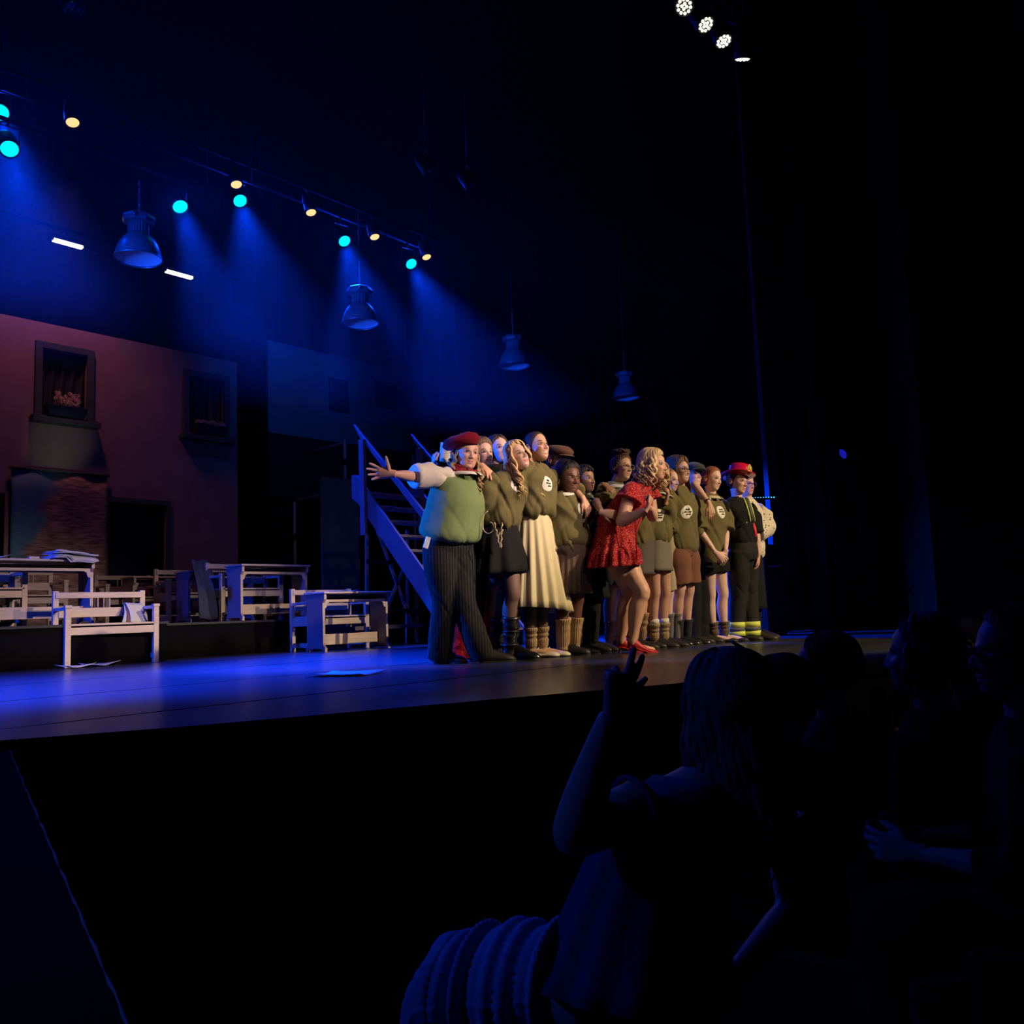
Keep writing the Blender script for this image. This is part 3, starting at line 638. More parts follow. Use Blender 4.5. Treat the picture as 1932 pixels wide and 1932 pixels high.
for x, y, tx, nm in [(0, 212, (2.0, 4.5, 0), 'blue stage spotlight cut off by the left edge of the picture'), (453, 379, (5.6, 5.0, 0), 'blue stage spotlight just below a warm one, left of centre'), (650, 455, (7.2, 5.0, 0), 'blue stage spotlight left of the second pendant lamp chain'), (776, 498, (8.2, 4.6, 0), 'blue stage spotlight furthest right, below the last warm one')]:
    p = AY(x, y, YBb); t, d = lantern(p, tx, .083, nm, 'lens', 0, 'blue stage spotlights', m_cyan, (YBb+.1, zB)); LAMPS.append((p, d, tx))
batten(YBb+.1, zB, -3, AY(776, 498, YBb)[0]+.6, 'thin dark lighting bar carrying the row of four blue spotlights')
rowA = D(340, 390, 10.4); YAa = rowA[1]
for x, y, tx, nm in [(18, 281, (2.8, 5.0, 0), 'largest blue stage spotlight, near the left edge'), (340, 390, (5.0, 5.6, 0), 'blue stage spotlight right of the largest pendant lamp')]:
    p = AY(x, y, YAa); t, d = lantern(p, tx, .082, nm, 'lens', 0, 'blue stage spotlights', m_cyan, (YAa+.1, rowA[2]+.36)); LAMPS.append((p, d, tx))
batten(YAa+.1, rowA[2]+.36, -3, rowA[0]+.7, 'thin dark lighting bar carrying the two nearer blue spotlights')
rowC = D(446, 348, 10.6); YC = rowC[1]; WARM = []
for (x, y), nm in zip([(137, 231), (446, 348), (587, 401), (707, 447), (805, 485)], ['largest warm white stage spotlight at upper left', 'warm white stage spotlight directly above a blue one', 'warm white stage spotlight alone left of the second pendant lamp', 'warm white stage spotlight right of the second pendant lamp chain', 'smallest warm white stage spotlight above the last blue one']):
    p = AY(x, y, YC); t, d = lantern(p, p+V(-.1, -1.2, -3), .062, nm, 'lens', 0, 'warm stage spotlights', m_warm, (YC+.1, rowC[2]+.36)); WARM.append((p, d))
batten(YC+.1, rowC[2]+.36, -3, AY(805, 485, YC)[0]+.5, 'thin dark lighting bar carrying the row of warm spotlights')
rowE = D(1331, 46, 7.2); YE = rowE[1]; PARS = []
for (x, y), tx, nm in zip([(1291, 12), (1331, 46), (1365, 77), (1401, 110)], [(1.5, 1.0, .4), (5.5, .6, .6), (6.0, 1.6, .6), (7.9, 4.3, .9)], ['brightest multi-lens white stage lamp at the top edge', 'second of the four multi-lens white stage lamps from the top', 'third of the four multi-lens white stage lamps from the top', 'lowest multi-lens white stage lamp, seen nearly edge on']):
    p = AY(x, y, YE); t, d = lantern(p, tx, .062, nm, 'led', 0, 'multi-lens white lamps', m_white, (YE+.1, rowE[2]+.40)); PARS.append((p, d))
batten(YE+.1, rowE[2]+.40, AY(1291, 12, YE)[0]-.6, AY(1401, 110, YE)[0]+.6, 'dark lighting bar carrying the four multi-lens white lamps')
rowD = D(127, 460, 11.8); YD = rowD[1]; BARS = []
for (x, y, x2, y2), nm in zip([(100, 453, 155, 468), (313, 512, 362, 525)], ['glowing white strip light left of the largest pendant lamp', 'glowing white strip light right of the largest pendant lamp']):
    a, b = AY(x, y, YD), AY(x2, y2, YD); b[2] = a[2]; t = empty('strip_light', (a+b)/2); tag(t, nm, 'stage light')
    s = MB(); s.box((a[0]-.03, YD-.03, a[2]+.0), (b[0]+.03, YD+.09, a[2]+.09)); obj('housing', s, m_metal, t, world=True, bevel=.005)
    s = MB(); s.box((a[0], YD-.035, a[2]-.012), (b[0], YD+.03, a[2]+.022)); obj('tube', s, m_tube, t, world=True)
    s = MB(); s.tube([b+V(.03, .03, .03), b+V(.15, .03, -.03), b+V(.22, .03, .0)], .008, 6); obj('cable', s, m_metal, t, True, True)
    s = MB(); c_ = (a+b)/2; s.tube([c_+V(0, .03, .08), V(c_[0], YD+.05, rowD[2]+.2)], .015, 8); obj('clamp', s, m_metal, t, True, True)
    BARS.append((a+b)/2)
batten(YD+.05, rowD[2]+.2, -3, AY(337, 518, YD)[0]+1.0, 'dark lighting bar carrying the two strip lights')
# dim unlit moving heads in the grid
for (x, y, z), lab in (((140, 15, 9.0), 'unlit dark stage lantern at the very top left'), ((815, 325, 10.5), 'unlit dark stage lantern above the third pendant lamp'), ((893, 352, 11.0), 'small unlit dark lantern right of the other unlit lantern')):
    t, d = lantern(D(x, y, z), D(x, y, z)+V(.3, -.6, -1), .08, lab, 'lens', 0, None, mat('dead_lens', (.02, .02, .03), .15, spec=.8)); q = D(x, y, z)-d*.12+V(0, 0, .25); s = MB(); s.tube([q, V(q[0], q[1], 11.0)], .012, 6); obj('drop_rod', s, m_metal, t, True, True)
# side lamp by the curtain, boom stand
p = D(1588, 858, 11.4)
t, d = lantern(p, (8, 5, 1.2), .07, 'small blue lit side lamp high between the dark side curtains', 'lens', 0, None, mat('side_lens', (0, 0, 0), .4, emit=(.02, .03, 1), estr=.35))
q = D(1606, 1186, 11.2); q[2] = 0; t = empty('boom_stand', q); tag(t, 'tall dark lighting boom with clamps standing by the right side curtain', 'stand')
s = MB(); s.tube([q+V(0, 0, .03), q+V(0, 0, 3.4)], .025, 10); obj('pole', s, m_metal, t, True, True)
s = MB(); s.lathe([(.001, 0), (.16, 0), (.16, .02), (.02, .05)], ctr=q, seg=20); obj('base', s, m_metal, t, True, True)
for h in (.35, .9, 1.5):
    s = MB(); s.loft([ring(q+V(-.1, -.05, h), V(.05, .03, 0), V(0, 0, .06), 16), ring(q+V(-.02, .12, h), V(.06, .03, 0), V(0, 0, .07), 16)]); obj('lantern', s, mat('lantern_shell', (.12, .12, .2), .35), t, True, True)
# keyboard rack with a cyan light string
q = D(1452, 1150, 10.0); q[2] = 0; t = empty('equipment_rack', q); tag(t, 'dark equipment rack half hidden behind the spotted blouse with cyan lights on top', 'rack')
zt2 = D(1440, 941, 10.0)
s = MB(); s.box(q+V(-.25, -.1, .0), q+V(.2, .35, 1.0)); obj('cabinet', s, m_black, t, world=True, bevel=.01)
s = MB(); s.tube([q+V(-.1, .1, 1.0), q+V(-.1, .1, zt2[2]-.02)], .012, 8); obj('mast', s, m_metal, t, True, True)
s = MB(); s.beam(zt2-V(.14, -.1, 0), zt2+V(.12, -.1, .0), .02, .02); obj('light_bar', s, m_metal, t, world=True)
for k in range(9):
    s = MB(); c = zt2+V(-.09+.022*k, .08-.021*k, .012); s.ell(c, (.008,)*3, 8, 6); obj('led', s, mat('cyan_led', (0, 0, 0), emit=(.1, .6, 1), estr=1.6), t, True, True)
s = MB(); c = D(1455, 1071, 9.9); s.lathe([(.03, 0), (.09, .01), (.10, .02)], ctr=c, seg=24); obj('cymbal_rim', s, m_steel, t, True, True)
s = MB(); c = D(1455, 1168, 9.95); s.ell(c, (.04, .03, .03), 12, 8); obj('knob', s, mat('lantern_shell', (.12, .12, .2), .35), t, True, True)

# ------------------------------------------------------------------ people kit
def basis(yaw=0.0, pitch=0.0, roll=0.0, base=None):
    """columns: the person's left, back, up; yaw 0 faces the audience (-Y), + turns to stage right of picture"""
    y, p, r = (math.radians(a) for a in (yaw, pitch, roll))
    Rz = np.array([[math.cos(y), -math.sin(y), 0], [math.sin(y), math.cos(y), 0], [0, 0, 1]])
    Rx = np.array([[1, 0, 0], [0, math.cos(p), -math.sin(p)], [0, math.sin(p), math.cos(p)]])
    Ry = np.array([[math.cos(r), 0, math.sin(r)], [0, 1, 0], [-math.sin(r), 0, math.cos(r)]])
    return Rz@Ry@Rx
NC, NR = 104, 84
_u = np.linspace(-1, 1, NC, endpoint=False); _ph = PI*(0.55*_u+0.45*_u**3)
_vv = (np.arange(NR)+.5)/NR; _th = PI*(_vv+.08*np.sin(2*PI*_vv))
TH, PH = np.meshgrid(_th, _ph, indexing='ij')
DIR = np.stack([np.sin(TH)*np.sin(PH), -np.sin(TH)*np.cos(PH), np.cos(TH)], -1).reshape(-1, 3)
def _ellr(d, c, r):
    c, r = np.array(c), np.array(r); q = d/r; o = -c/r
    A = (q*q).sum(1); B = 2*(q@o); C = o@o-1
    return (-B+np.sqrt(np.maximum(B*B-4*A*C, 0)))/(2*A)
def skull(jaw=1.0, wide=1.0, fat=0.0):
    t = [_ellr(DIR, (0, .018, .026), (.075*wide, .097, .088)), _ellr(DIR, (0, -.022, -.028), (.060*wide+fat, .066, .086)),
         _ellr(DIR, (0, -.034, -.070), ((.043+fat)*jaw*wide, .046, .046))]
    return sum(x**16 for x in t)**(1/16)*.985
SKF = [(k*NC+i, (k+1)*NC+i, (k+1)*NC+(i+1) % NC, k*NC+(i+1) % NC) for k in range(NR-1) for i in range(NC)]
HAIRLINE = ([0, 30, 52, 66, 78, 92, 104, 125, 180], [.082, .074, .055, .03, .0, -.03, -.055, -.075, -.085])
def head(mb, c, R, skin, lip, brow, smile=.5, teeth=False, nose=1.0, fat=0.0, jaw=1.0, wide=1.0, k=1.0, beard=0.0, mouth=0.0):
    r = skull(jaw, wide, fat); P = DIR*r[:, None]; x, y, z = P.T; fr = sm(-y, .01, .05); ax = np.abs(x)
    g = lambda a, s: np.exp(-(a/s)**2)
    nz = np.interp(z, [-.050, -.040, -.033, -.022, .004, .022], [0, .008, .021, .019, .007, 0])*nose
    wdt = np.interp(z, [-.04, -.03, .0, .02], [.0125, .0115, .0075, .009])
    f = nz*np.exp(-(ax/wdt)**2)
    f += .007*g(ax-.0125, .0055)*g(z+.034, .006)
    f -= .0095*g(ax-.030, .015)*g(z-.003, .0105)
    f += .0045*g(z-.021, .0075)*g(ax-.022, .022)
    f += .0045*g(ax-.042, .018)*g(z+.026, .018)*(1+smile)
    zm = -.0625+smile*.009*(ax/.025)**2
    f += .0055*g(z-(zm+.006), .0042)*np.exp(-(ax/.021)**4)+.0065*g(z-(zm-.0065), .0048)*np.exp(-(ax/.018)**4)
    f -= (.005+.006*mouth)*g(z-zm, .0025+.003*mouth)*np.exp(-(ax/.024)**4)
    f += .0065*g(x, .017)*g(z+.098, .013)-.003*g(z+.080, .006)*g(x, .02)
    P = P+np.outer(f*fr, [0, -1, 0]); P[:, 0] *= 1
    col = np.tile(np.array(skin, float), (len(P), 1))
    def paint(m, c2): 
        m = np.clip(m*fr, 0, 1)[:, None]; col[:] = col*(1-m)+np.array(c2)*m
    paint(.30*g(ax-.040, .018)*g(z+.028, .016), np.array(skin)*[1.12, .74, .68])
    paint(.25*g(x, .014)*g(z+.032, .012), np.array(skin)*[1.1, .75, .7])
    mk = sm(1-(((z-zm)/(.0105+.004*mouth))**2+(ax/.0245)**2), 0, .35); paint(mk*.9, lip)
    if teeth: paint(sm(1-(((z-zm)/.0042)**2+(ax/.018)**2), 0, .4), (.75, .7, .62))
    else: paint(sm(1-(((z-zm)/(.0016+.004*mouth))**2+(ax/.021)**2), 0, .5)*.8, np.array(lip)*.25)
    bz = .0225+.006*np.exp(-((ax-.032)/.012)**2)
    paint(sm(1-(((z-bz)/.0042)**2+((ax-.031)/.0185)**2), 0, .3)*.92, brow)
    paint(sm(1-(((z-.0035)/.0085)**2+((ax-.0305)/.0172)**2), 0, .3)*.45, np.array(skin)*.45)
    paint(sm(1-(((z-.0045-.006*(1-((ax-.0305)/.017)**2))/.0024)**2+((ax-.0305)/.0185)**2), 0, .5)*.95, (.012, .008, .006))
    if beard: 
        m = beard*sm(-z, .045, .07)*sm(-y, .0, .03)*(1-mk); paint(m, np.array(brow)*1.5)
    P = P*k
    n = len(P); V_ = np.vstack([P, P[:NC].mean(0)+V(0, 0, .0003), P[-NC:].mean(0)])
    F = list(SKF)+[(n, i, (i+1) % NC) for i in range(NC)]+[(n+1, n-NC+(i+1) % NC, n-NC+i) for i in range(NC)]
    mb.add(V_@R.T+c, F, np.vstack([col, col[:1], col[-1:]]))
    for sx in (-1, 1):   # ears
        e = MB(); e.ell((0, 0, 0), (.0055, .017, .029), 14, 10); e.ell((0, .0, .002), (.009, .019, .031), 14, 10)
        e2 = MB(); th = np.linspace(-.6, 4.2, 14); e2.tube([(sx*.007, .014*math.sin(t)+.002, .024*math.cos(t)) for t in th], np.linspace(.0045, .003, 14), 6)
        e3 = MB(); e3.ell((0, 0, 0), (.005, .014, .024), 12, 8); e3.ell((sx*.003, .0, -.022), (.005, .008, .009), 8, 6)
        for q in (e2, e3): mb.add((q.V()+V(sx*.0765*wide, .014, -.006))*k@R.T+c, q.f, np.array(skin)*[1.02, .85, .8])
def eyes(root, c, R, look=(0, 0), iris=(.10, .06, .03), wide=1.0, k=1.0, shut=1.0, fat=0.0):
    r = skull(1, wide, fat); P = DIR*r[:, None]; i = np.argmin((np.abs(P[:, 0]-.0305)+np.abs(P[:, 2]-.0035))+(P[:, 1] > 0)*9); y = P[i, 1]+.0095
    for sx in (-1, 1):
        e = MB(); e.ell((0, 0, 0), (.0150, .0105, .0072*shut), 24, 18); v = e.V()
        d = np.hypot(v[:, 0]-look[0]*.004-sx*0, (v[:, 2]-look[1]*.002)); f = (v[:, 1] < 0)
        c_ = np.tile([.50, .46, .43], (len(v), 1)); c_[(d < .0078) & f] = iris; c_[(d < .0040) & f] = (.005, .005, .005)
        m = MB(); m.add((v+V(sx*.0305*wide, y, .0035))*k@R.T+c, e.f, c_); obj('eye', m, mat('eye_gloss', attr=True, rough=.12, spec=.6), root, True, True)
def scalp(c, R, thick=.014, line=HAIRLINE, part=None, wave=.0022, freq=26, k=1.0, wide=1.0, zs=0.0, back=0.0, top=0.0, col=(.1, .06, .03), col2=None, low=None):
    r = skull(1, wide); P = DIR*r[:, None]; z = P[:, 2]; a = np.degrees(np.abs(PH.ravel()))
    ln = np.interp(a, *line)+zs
    if low is not None: ln = np.where(a > 80, np.minimum(ln, low), ln)
    if part is not None: ln = ln+.02*np.exp(-((DIR[:, 0]-part)/.05)**2)*(a < 60)
    m = z-ln; ph = PH.ravel(); t = thick*sm(m, -.004, .022)+back*sm(P[:, 1], .0, .06)+top*sm(z, .04, .1)
    nz = wave*(np.sin(ph*freq+6*np.sin(z*22)+3*z/.05)+.6*np.sin(ph*freq*2.3+z*90))*sm(m, 0, .02)
    Q = P+DIR*(t+nz-.002)[:, None]; Q *= k
    idx = -np.ones(len(Q), int); keep = m > -.006; fs = [q for q in SKF if all(keep[i] for i in q)]
    used = sorted({i for q in fs for i in q}|set(range(NC))); idx[used] = range(len(used))
    tone = .75+.5*(.5+.5*np.sin(ph*freq*1.7+z*60+3*np.sin(ph*5)))
    cc = np.array(col)[None]*tone[:, None]
    if col2 is not None: mm = (.5+.5*np.sin(ph*freq*.6+4*np.sin(z*30)))[:, None]; cc = cc*(1-mm)+np.array(col2)*mm
    s = MB(); n = len(used); v = np.vstack([Q[used], Q[:NC].mean(0)])
    F = [tuple(idx[i] for i in q) for q in fs]+[(n, idx[i], idx[(i+1) % NC]) for i in range(NC)]
    return s.add(v@R.T+c, F, np.vstack([cc[used], cc[:1]]))
def locks(s, c, R, n, a0, a1, length, col, col2, rad=.011, wave=.012, k=1.0, out=.03, seed=1, top=.05, fwd=0.0, curl=0.0, twl=.11):
    rg = np.random.RandomState(seed)
    for i in range(n):
        a = math.radians(a0+(a1-a0)*(i+.5*rg.rand())/n); zz = top+.03*rg.randn(); L = length*(.8+.3*rg.rand())
        d = V(math.sin(a), -math.cos(a), 0); pr = []; p0 = rg.rand()*6
        for j in range(15):
            u = j/14; z = zz-L*u
            rr = .088 if j == 0 else .088+out*math.sin(min(1, u*1.6)*PI/2)+.006*rg.randn()*.3
            if zz-L*u > .03: rr = math.sqrt(max(0, 1-((z-.02)/.125)**2))*.098
            p = d*rr*np.array([.84, 1.05, 1])+V(0, .012, z)
            p = p+d*wave*u*math.sin(p0+z/twl*2*PI)+V(-d[1], d[0], 0)*wave*u*math.cos(p0+z/twl*2*PI)+V(0, -fwd*u*u, 0)
            pr.append(p*k)
        rd = [rad*k*q for q in (.5, .9, 1, 1, 1.05, 1.05, 1, 1, .95, .9, .85, .75, .6, .42, .12)]
        t = rg.rand(); cc = np.array(col)*(1-t)+np.array(col2)*t
        m = MB(); m.tube(pr, [(q, q*.55) for q in rd], 8, side=V(-d[1], d[0], 0)); s.add(m.V()@R.T+c, m.f, cc*(.8+.4*rg.rand()))
    return s
def limb(mb, ctrl, n=22, seg=14, side=None):
    """ctrl rows: x y z ra rb"""
    q = spline(ctrl, n); mb.tube(q[:, :3], [tuple(t) for t in np.maximum(q[:, 3:5], .004)], seg, side=side)
def leg_ctrl(hip, knee, ank, k=1.0, t=0.0, backd=V(0, 1, 0)):
    hip, knee, ank = map(np.array, (hip, knee, ank)); l = lambda a, b, u: a+(b-a)*u; rows = []
    for p, r, b in ((hip, .085, 0), (l(hip, knee, .35), .078, 0), (l(hip, knee, .75), .060, 0), (knee, .052, -.004), (l(knee, ank, .12), .049, .004), (l(knee, ank, .30), .054, .014), (l(knee, ank, .55), .046, .010), (l(knee, ank, .82), .033, .002), (ank, .031, 0)):
        q = p+backd*b; rows.append([*q, r*k+t, r*k+t])
    return rows
def arm_ctrl(S, E_, W, k=1.0, t=0.0, stop=1.0):
    S, E_, W = map(np.array, (S, E_, W)); l = lambda a, b, u: a+(b-a)*u
    rows = [(*S, .048), (*l(S, E_, .4), .044), (*l(S, E_, .85), .037), (*E_, .036), (*l(E_, W, .25), .037), (*l(E_, W, .6), .030), (*W, .0235)]
    return [[*r[:3], r[3]*k+t, (r[3]*k+t)*(.8 if i == 6 else 1)] for i, r in enumerate(rows)]
def hand(W, d, pn, side, curl=(.3, .35, .4, .45), spread=.12, thumb=(.7, .5), k=1.0):
    """W wrist, d finger direction, pn palm normal, side: +1 if thumb lies on cross(pn,d) side"""
    d = nrm(d); pn = nrm(np.array(pn)-d*(np.array(pn)@d)); s_ = np.cross(pn, d)*side; mb = MB(); k = k*.98
    W = np.array(W, float)
    q = [[*(W-d*.02), .024, .018], [*(W+d*.01*k), .026, .018], [*(W+d*.045*k), .036, .017], [*(W+d*.085*k), .040, .014], [*(W+d*.098*k), .036, .010]]
    q = spline(q, 10); mb.tube(q[:, :3], [(a*k, b*k) for a, b in q[:, 3:5]], 14, side=s_)
    for i, (o, L) in enumerate(zip((.028, .0095, -.0095, -.027), (.070, .078, .072, .056))):
        a = spread*(1.5-i); f = nrm(d*math.cos(a)+s_*math.sin(a)); p = W+d*(.088-.004*abs(i-1))*k+s_*o*k; pts = [p-f*.012]; ang = 0; pts.append(p)
        for seg_, cf in ((.42, .8), (.32, 1.1), (.26, .8)):
            ang += curl[i]*cf; p = p+(f*math.cos(ang)+pn*math.sin(ang))*L*seg_*k; pts.append(p)
        mb.tube(pts, [r*k for r in (.0095, .0104, .0096, .0088, .0068)], 10)
    p = W+d*.025*k+s_*.022*k; f = nrm(d*math.cos(thumb[0])+s_*math.sin(thumb[0])+pn*.25); g = nrm(d*math.cos(thumb[0]-thumb[1])+s_*math.sin(thumb[0]-thumb[1])+pn*.3)
    mb.tube([p-s_*.012, p+f*.035*k, p+f*.040*k+g*.028*k, p+f*.042*k+g*.050*k], [.015*k, .0125*k, .0098*k, .0065*k], 10)
    return mb
def shoe(root, heel, d, kind='lace', col=(.015, .015, .015), L=.25, k=1.0, zb=0.0):
    """heel: world point under the heel, d: toe direction (horizontal)"""
    d = nrm(V(d[0], d[1], 0)); s_ = V(-d[1], d[0], 0); h = V(heel[0], heel[1], zb)-d*.03; mS = mat('shoe_%02d%02d%02d_%s' % (*[int(c*99) for c in col], kind), col, .22 if kind in ('patent', 'boot') else .5, spec=.6 if kind in ('patent', 'boot') else .35, bump=.15, bscale=40)
    mS2 = mat('sole_rubber', (.012, .011, .010), .7); top = {'lace': (.055, .075, .085, .078, .06, .048, .034, .014), 'patent': (.055, .07, .078, .07, .055, .045, .033, .013), 'ballet': (.050, .052, .034, .026, .030, .032, .026, .010), 'boot': (.07, .10, .11, .095, .066, .05, .036, .014), 'heel': (.095, .10, .07, .045, .035, .032, .022, .008), 'trainer': (.06, .08, .09, .08, .062, .052, .042, .018)}[kind]
    lift = np.array([.055, .055, .045, .03, .012, .0, 0, 0]) if kind == 'heel' else np.array([.012]*8)
    wd = np.array([.020, .031, .034, .035, .040, .042, .034, .010])*k; X = np.array([.0, .03, .07, .11, .155, .19, .228, .252])/.252*L
    q = spline([[X[i], wd[i], top[i]*k, lift[i]] for i in range(8)], 22); rings = []
    th = np.linspace(0, 2*PI, 20, endpoint=False)
    for x, w_, t, l_ in q:
        cz, sz = np.cos(th), np.sin(th); zz = np.where(sz > 0, sz**.8*np.maximum(t, .004) if False else np.sign(sz)*np.abs(sz)**.8*max(t, .004), sz*.002)
        rings.append(h+np.outer(cz*w_, s_)*1+d*x+np.outer(zz+l_, V(0, 0, 1)))
    m = MB(); m.loft(rings); o = obj('shoe', m, mS, root, True, True)
    m = MB(); out = []; 
    for x, w_, t, l_ in q: out.append((x, w_+.003, l_))
    lo = [h+d*x+s_*w_+V(0, 0, max(0, l_-.012)) for x, w_, l_ in out]+[h+d*x-s_*w_+V(0, 0, max(0, l_-.012)) for x, w_, l_ in out[::-1]]
    n_ = len(lo); top_ = [p+V(0, 0, .012) for p in lo]; m.add(np.vstack([lo, top_]), [tuple(range(n_)), tuple(range(n_, 2*n_))[::-1]]+[(i, (i+1) % n_, n_+(i+1) % n_, n_+i) for i in range(n_)])
    if kind == 'heel': m.tube([h+d*.02+V(0, 0, .05), h+d*.012+V(0, 0, .0)], [.012, .005], 8)
    if kind in ('lace', 'boot', 'patent'): m.prism([h+d*.0-s_*.03, h+d*.06-s_*.035, h+d*.06+s_*.035, h+s_*.03], (0, 0, .014))
    obj('sole', m, mS2 if kind != 'heel' else mS, o, world=True)
    if kind in ('lace', 'trainer'):
        m = MB()
        for i in range(4):
            x = .085+.022*i; zz = np.interp(x, X, np.array(top)*k)+.013; p = h+d*x*L/.252; m.tube([p-s_*.018+V(0, 0, zz*.93), p+V(0, 0, zz+.002), p+s_*.018+V(0, 0, zz*.93)], .0028, 6)
        obj('laces', m, mat('lace_cord', (.02, .02, .02), .8), o, True, True)
    if kind == 'ballet':
        m = MB(); p = h+d*.13+V(0, 0, .045); m.tube([p-s_*.016, p, p+s_*.016], [.006, .003, .006], 6); m.tube([h+d*.07-s_*.034+V(0, 0, .04), h+d*.085+V(0, 0, .075), h+d*.07+s_*.034+V(0, 0, .04)], .005, 6); obj('bow', m, mS, o, True, True)
    return o
def sock(root, ank, knee, z1, col, ribs=22, slouch=.008, r=.040, cuff=None, z0=.045):
    ank = np.array(ank); kd = nrm(np.array(knee)-ank); m = MB(); n = 26; pts = []; rd = []
    a0 = ank-V(0, 0, ank[2]-z0); L = z1-z0
    for i in range(n):
        u = i/(n-1); p = a0+V(0, 0, 1)*(L*u); p = p+V(kd[0], kd[1], 0)/max(kd[2], .3)*max(0, L*u-(ank[2]-z0))
        pts.append(p); rd.append(r*(1+.16*u)+slouch*.55*math.sin(u*21+math.sin(u*9)*2)*(1-u*.3)+(.004 if u > .9 else 0))
    m.tube(pts, rd, ribs*4, fn=lambda t, th: 1+.045*np.sign(np.cos(th*ribs))*np.abs(np.cos(th*ribs))**.5)
    obj('sock', m, mat('knit_%02d%02d%02d' % tuple(int(c*99) for c in col), col, .95, sheen=.2), root, True, True)
    if cuff is not None:
        m = MB(); p = pts[-1]; m.tube([p-V(0, 0, .01), p+V(0, 0, .035)], r*1.12, 20); obj('sock_cuff', m, mat('white_wool', cuff, .9), root, True, True)
def skirt(root, wc, hc, ww, wd, hw, hd, L_, F_, pleats=0, amp=.0, m=None, name='skirt', seg=180, n=14, slant=0.0, ruffle=0.0, sharp=False, phase=0.0, solid=.004, bell=1.0, wob=0.06):
    """wc waist centre, hc hem centre; half widths (side, depth) at waist and hem"""
    wc, hc = np.array(wc), np.array(hc); rings = []; th = np.linspace(0, 2*PI, seg, endpoint=False)
    for i in range(n):
        u = i/(n-1); e = u**bell; a = ww+(hw-ww)*e; b = wd+(hd-wd)*e
        w_ = np.cos(th*pleats+phase+1.5*np.sin(th*2+1))
        if sharp: w_ = np.arcsin(np.clip(np.sin(th*pleats+phase), -1, 1))*2/PI
        mod = 1+amp*w_*(.15+u)+wob*u*np.sin(th*3+phase*2)
        if ruffle: mod = mod+ruffle*sm(u, .6, .64)*(1+.7*np.cos(th*pleats*1.6+2))
        c = wc+(hc-wc)*u
        rings.append(c+np.outer(np.cos(th)*a*mod, L_)+np.outer(np.sin(th)*b*mod, F_)+V(0, 0, 1)*(slant*u*np.cos(th))[:, None])
    s = MB(); s.loft(rings, cap=False); return obj(name, s, m, root, True, True, solid=solid)
def fold(mb, ctr, axis, amt=.006, hem=None, seed=0, f=14.0):
    """creases: soft directional waves along the cloth, stronger near the hem"""
    v, n = mb.V(), mb.nm; rg = np.random.RandomState(seed); q = v-ctr; z = q@axis
    a = np.arctan2(q[:, 1], q[:, 0]); d = np.zeros(len(v))
    for k in range(3):
        w_ = nrm(rg.randn(3)); d += np.sin(q@w_*f*(k+1)+2.5*np.sin(q@nrm(rg.randn(3))*f*.6)+rg.rand()*6)/(k+1.3)
    cr = np.sin(a*2.0+z*11+seed+1.5*np.sin(a*3+z*7)); d = -np.abs(d)**1.3*.5+.3-.9*np.maximum(0, cr)**6-.6*np.maximum(0, np.sin(a*3.1-z*15+seed*2))**8
    if hem is not None: d = d+2.0*np.exp(-np.abs(z-hem)/.075)*np.abs(np.sin(a*6+1.6*z/.1+2.6*np.sin(a*2.3+seed)+1.2*np.sin(a*7)))**.7*(.55+.45*np.sin(a*3+seed))
    mb.v = [v+n*(amt*(d+.35))[:, None]]; return mb
def top_garment(root, P, name, m, seed=0, amt=.006):
    """P: hem, neck points; side vectors; profile list (t, w, d, forward); sleeves list of control rows"""
    mb = MB(); hem, neck = np.array(P['hem']), np.array(P['neck']); ax = neck-hem; rings = []
    q = spline([list(r) for r in P['prof']], 26); bow = P.get('bow', np.zeros(3))
    for t, w_, d_, fwd in q:
        sd = nrm(P['L0']*(1-min(1, t))+P['L1']*min(1, t)); a = nrm(ax+P.get('lean', 0)*t); F_ = nrm(np.cross(sd, a))
        c = hem+ax*t+bow*math.sin(min(1, max(0, t))*PI)+F_*fwd
        rings.append(ring(c, sd*w_, F_*d_, 36, 2.25))
    mb.loft(rings)
    for sl in P.get('sleeves', []): limb(mb, sl, 18, 16)
    out = fuse(mb, P.get('vox', .010), P.get('smooth', 5)); fold(out, (hem+neck)/2, nrm(ax), amt, hem=-np.linalg.norm(ax)/2 if P.get('gather', True) else None, seed=seed)
    out.c = [np.ones((len(out.V()), 3))*.5]
    return obj(name, out, m, root, True, True), out
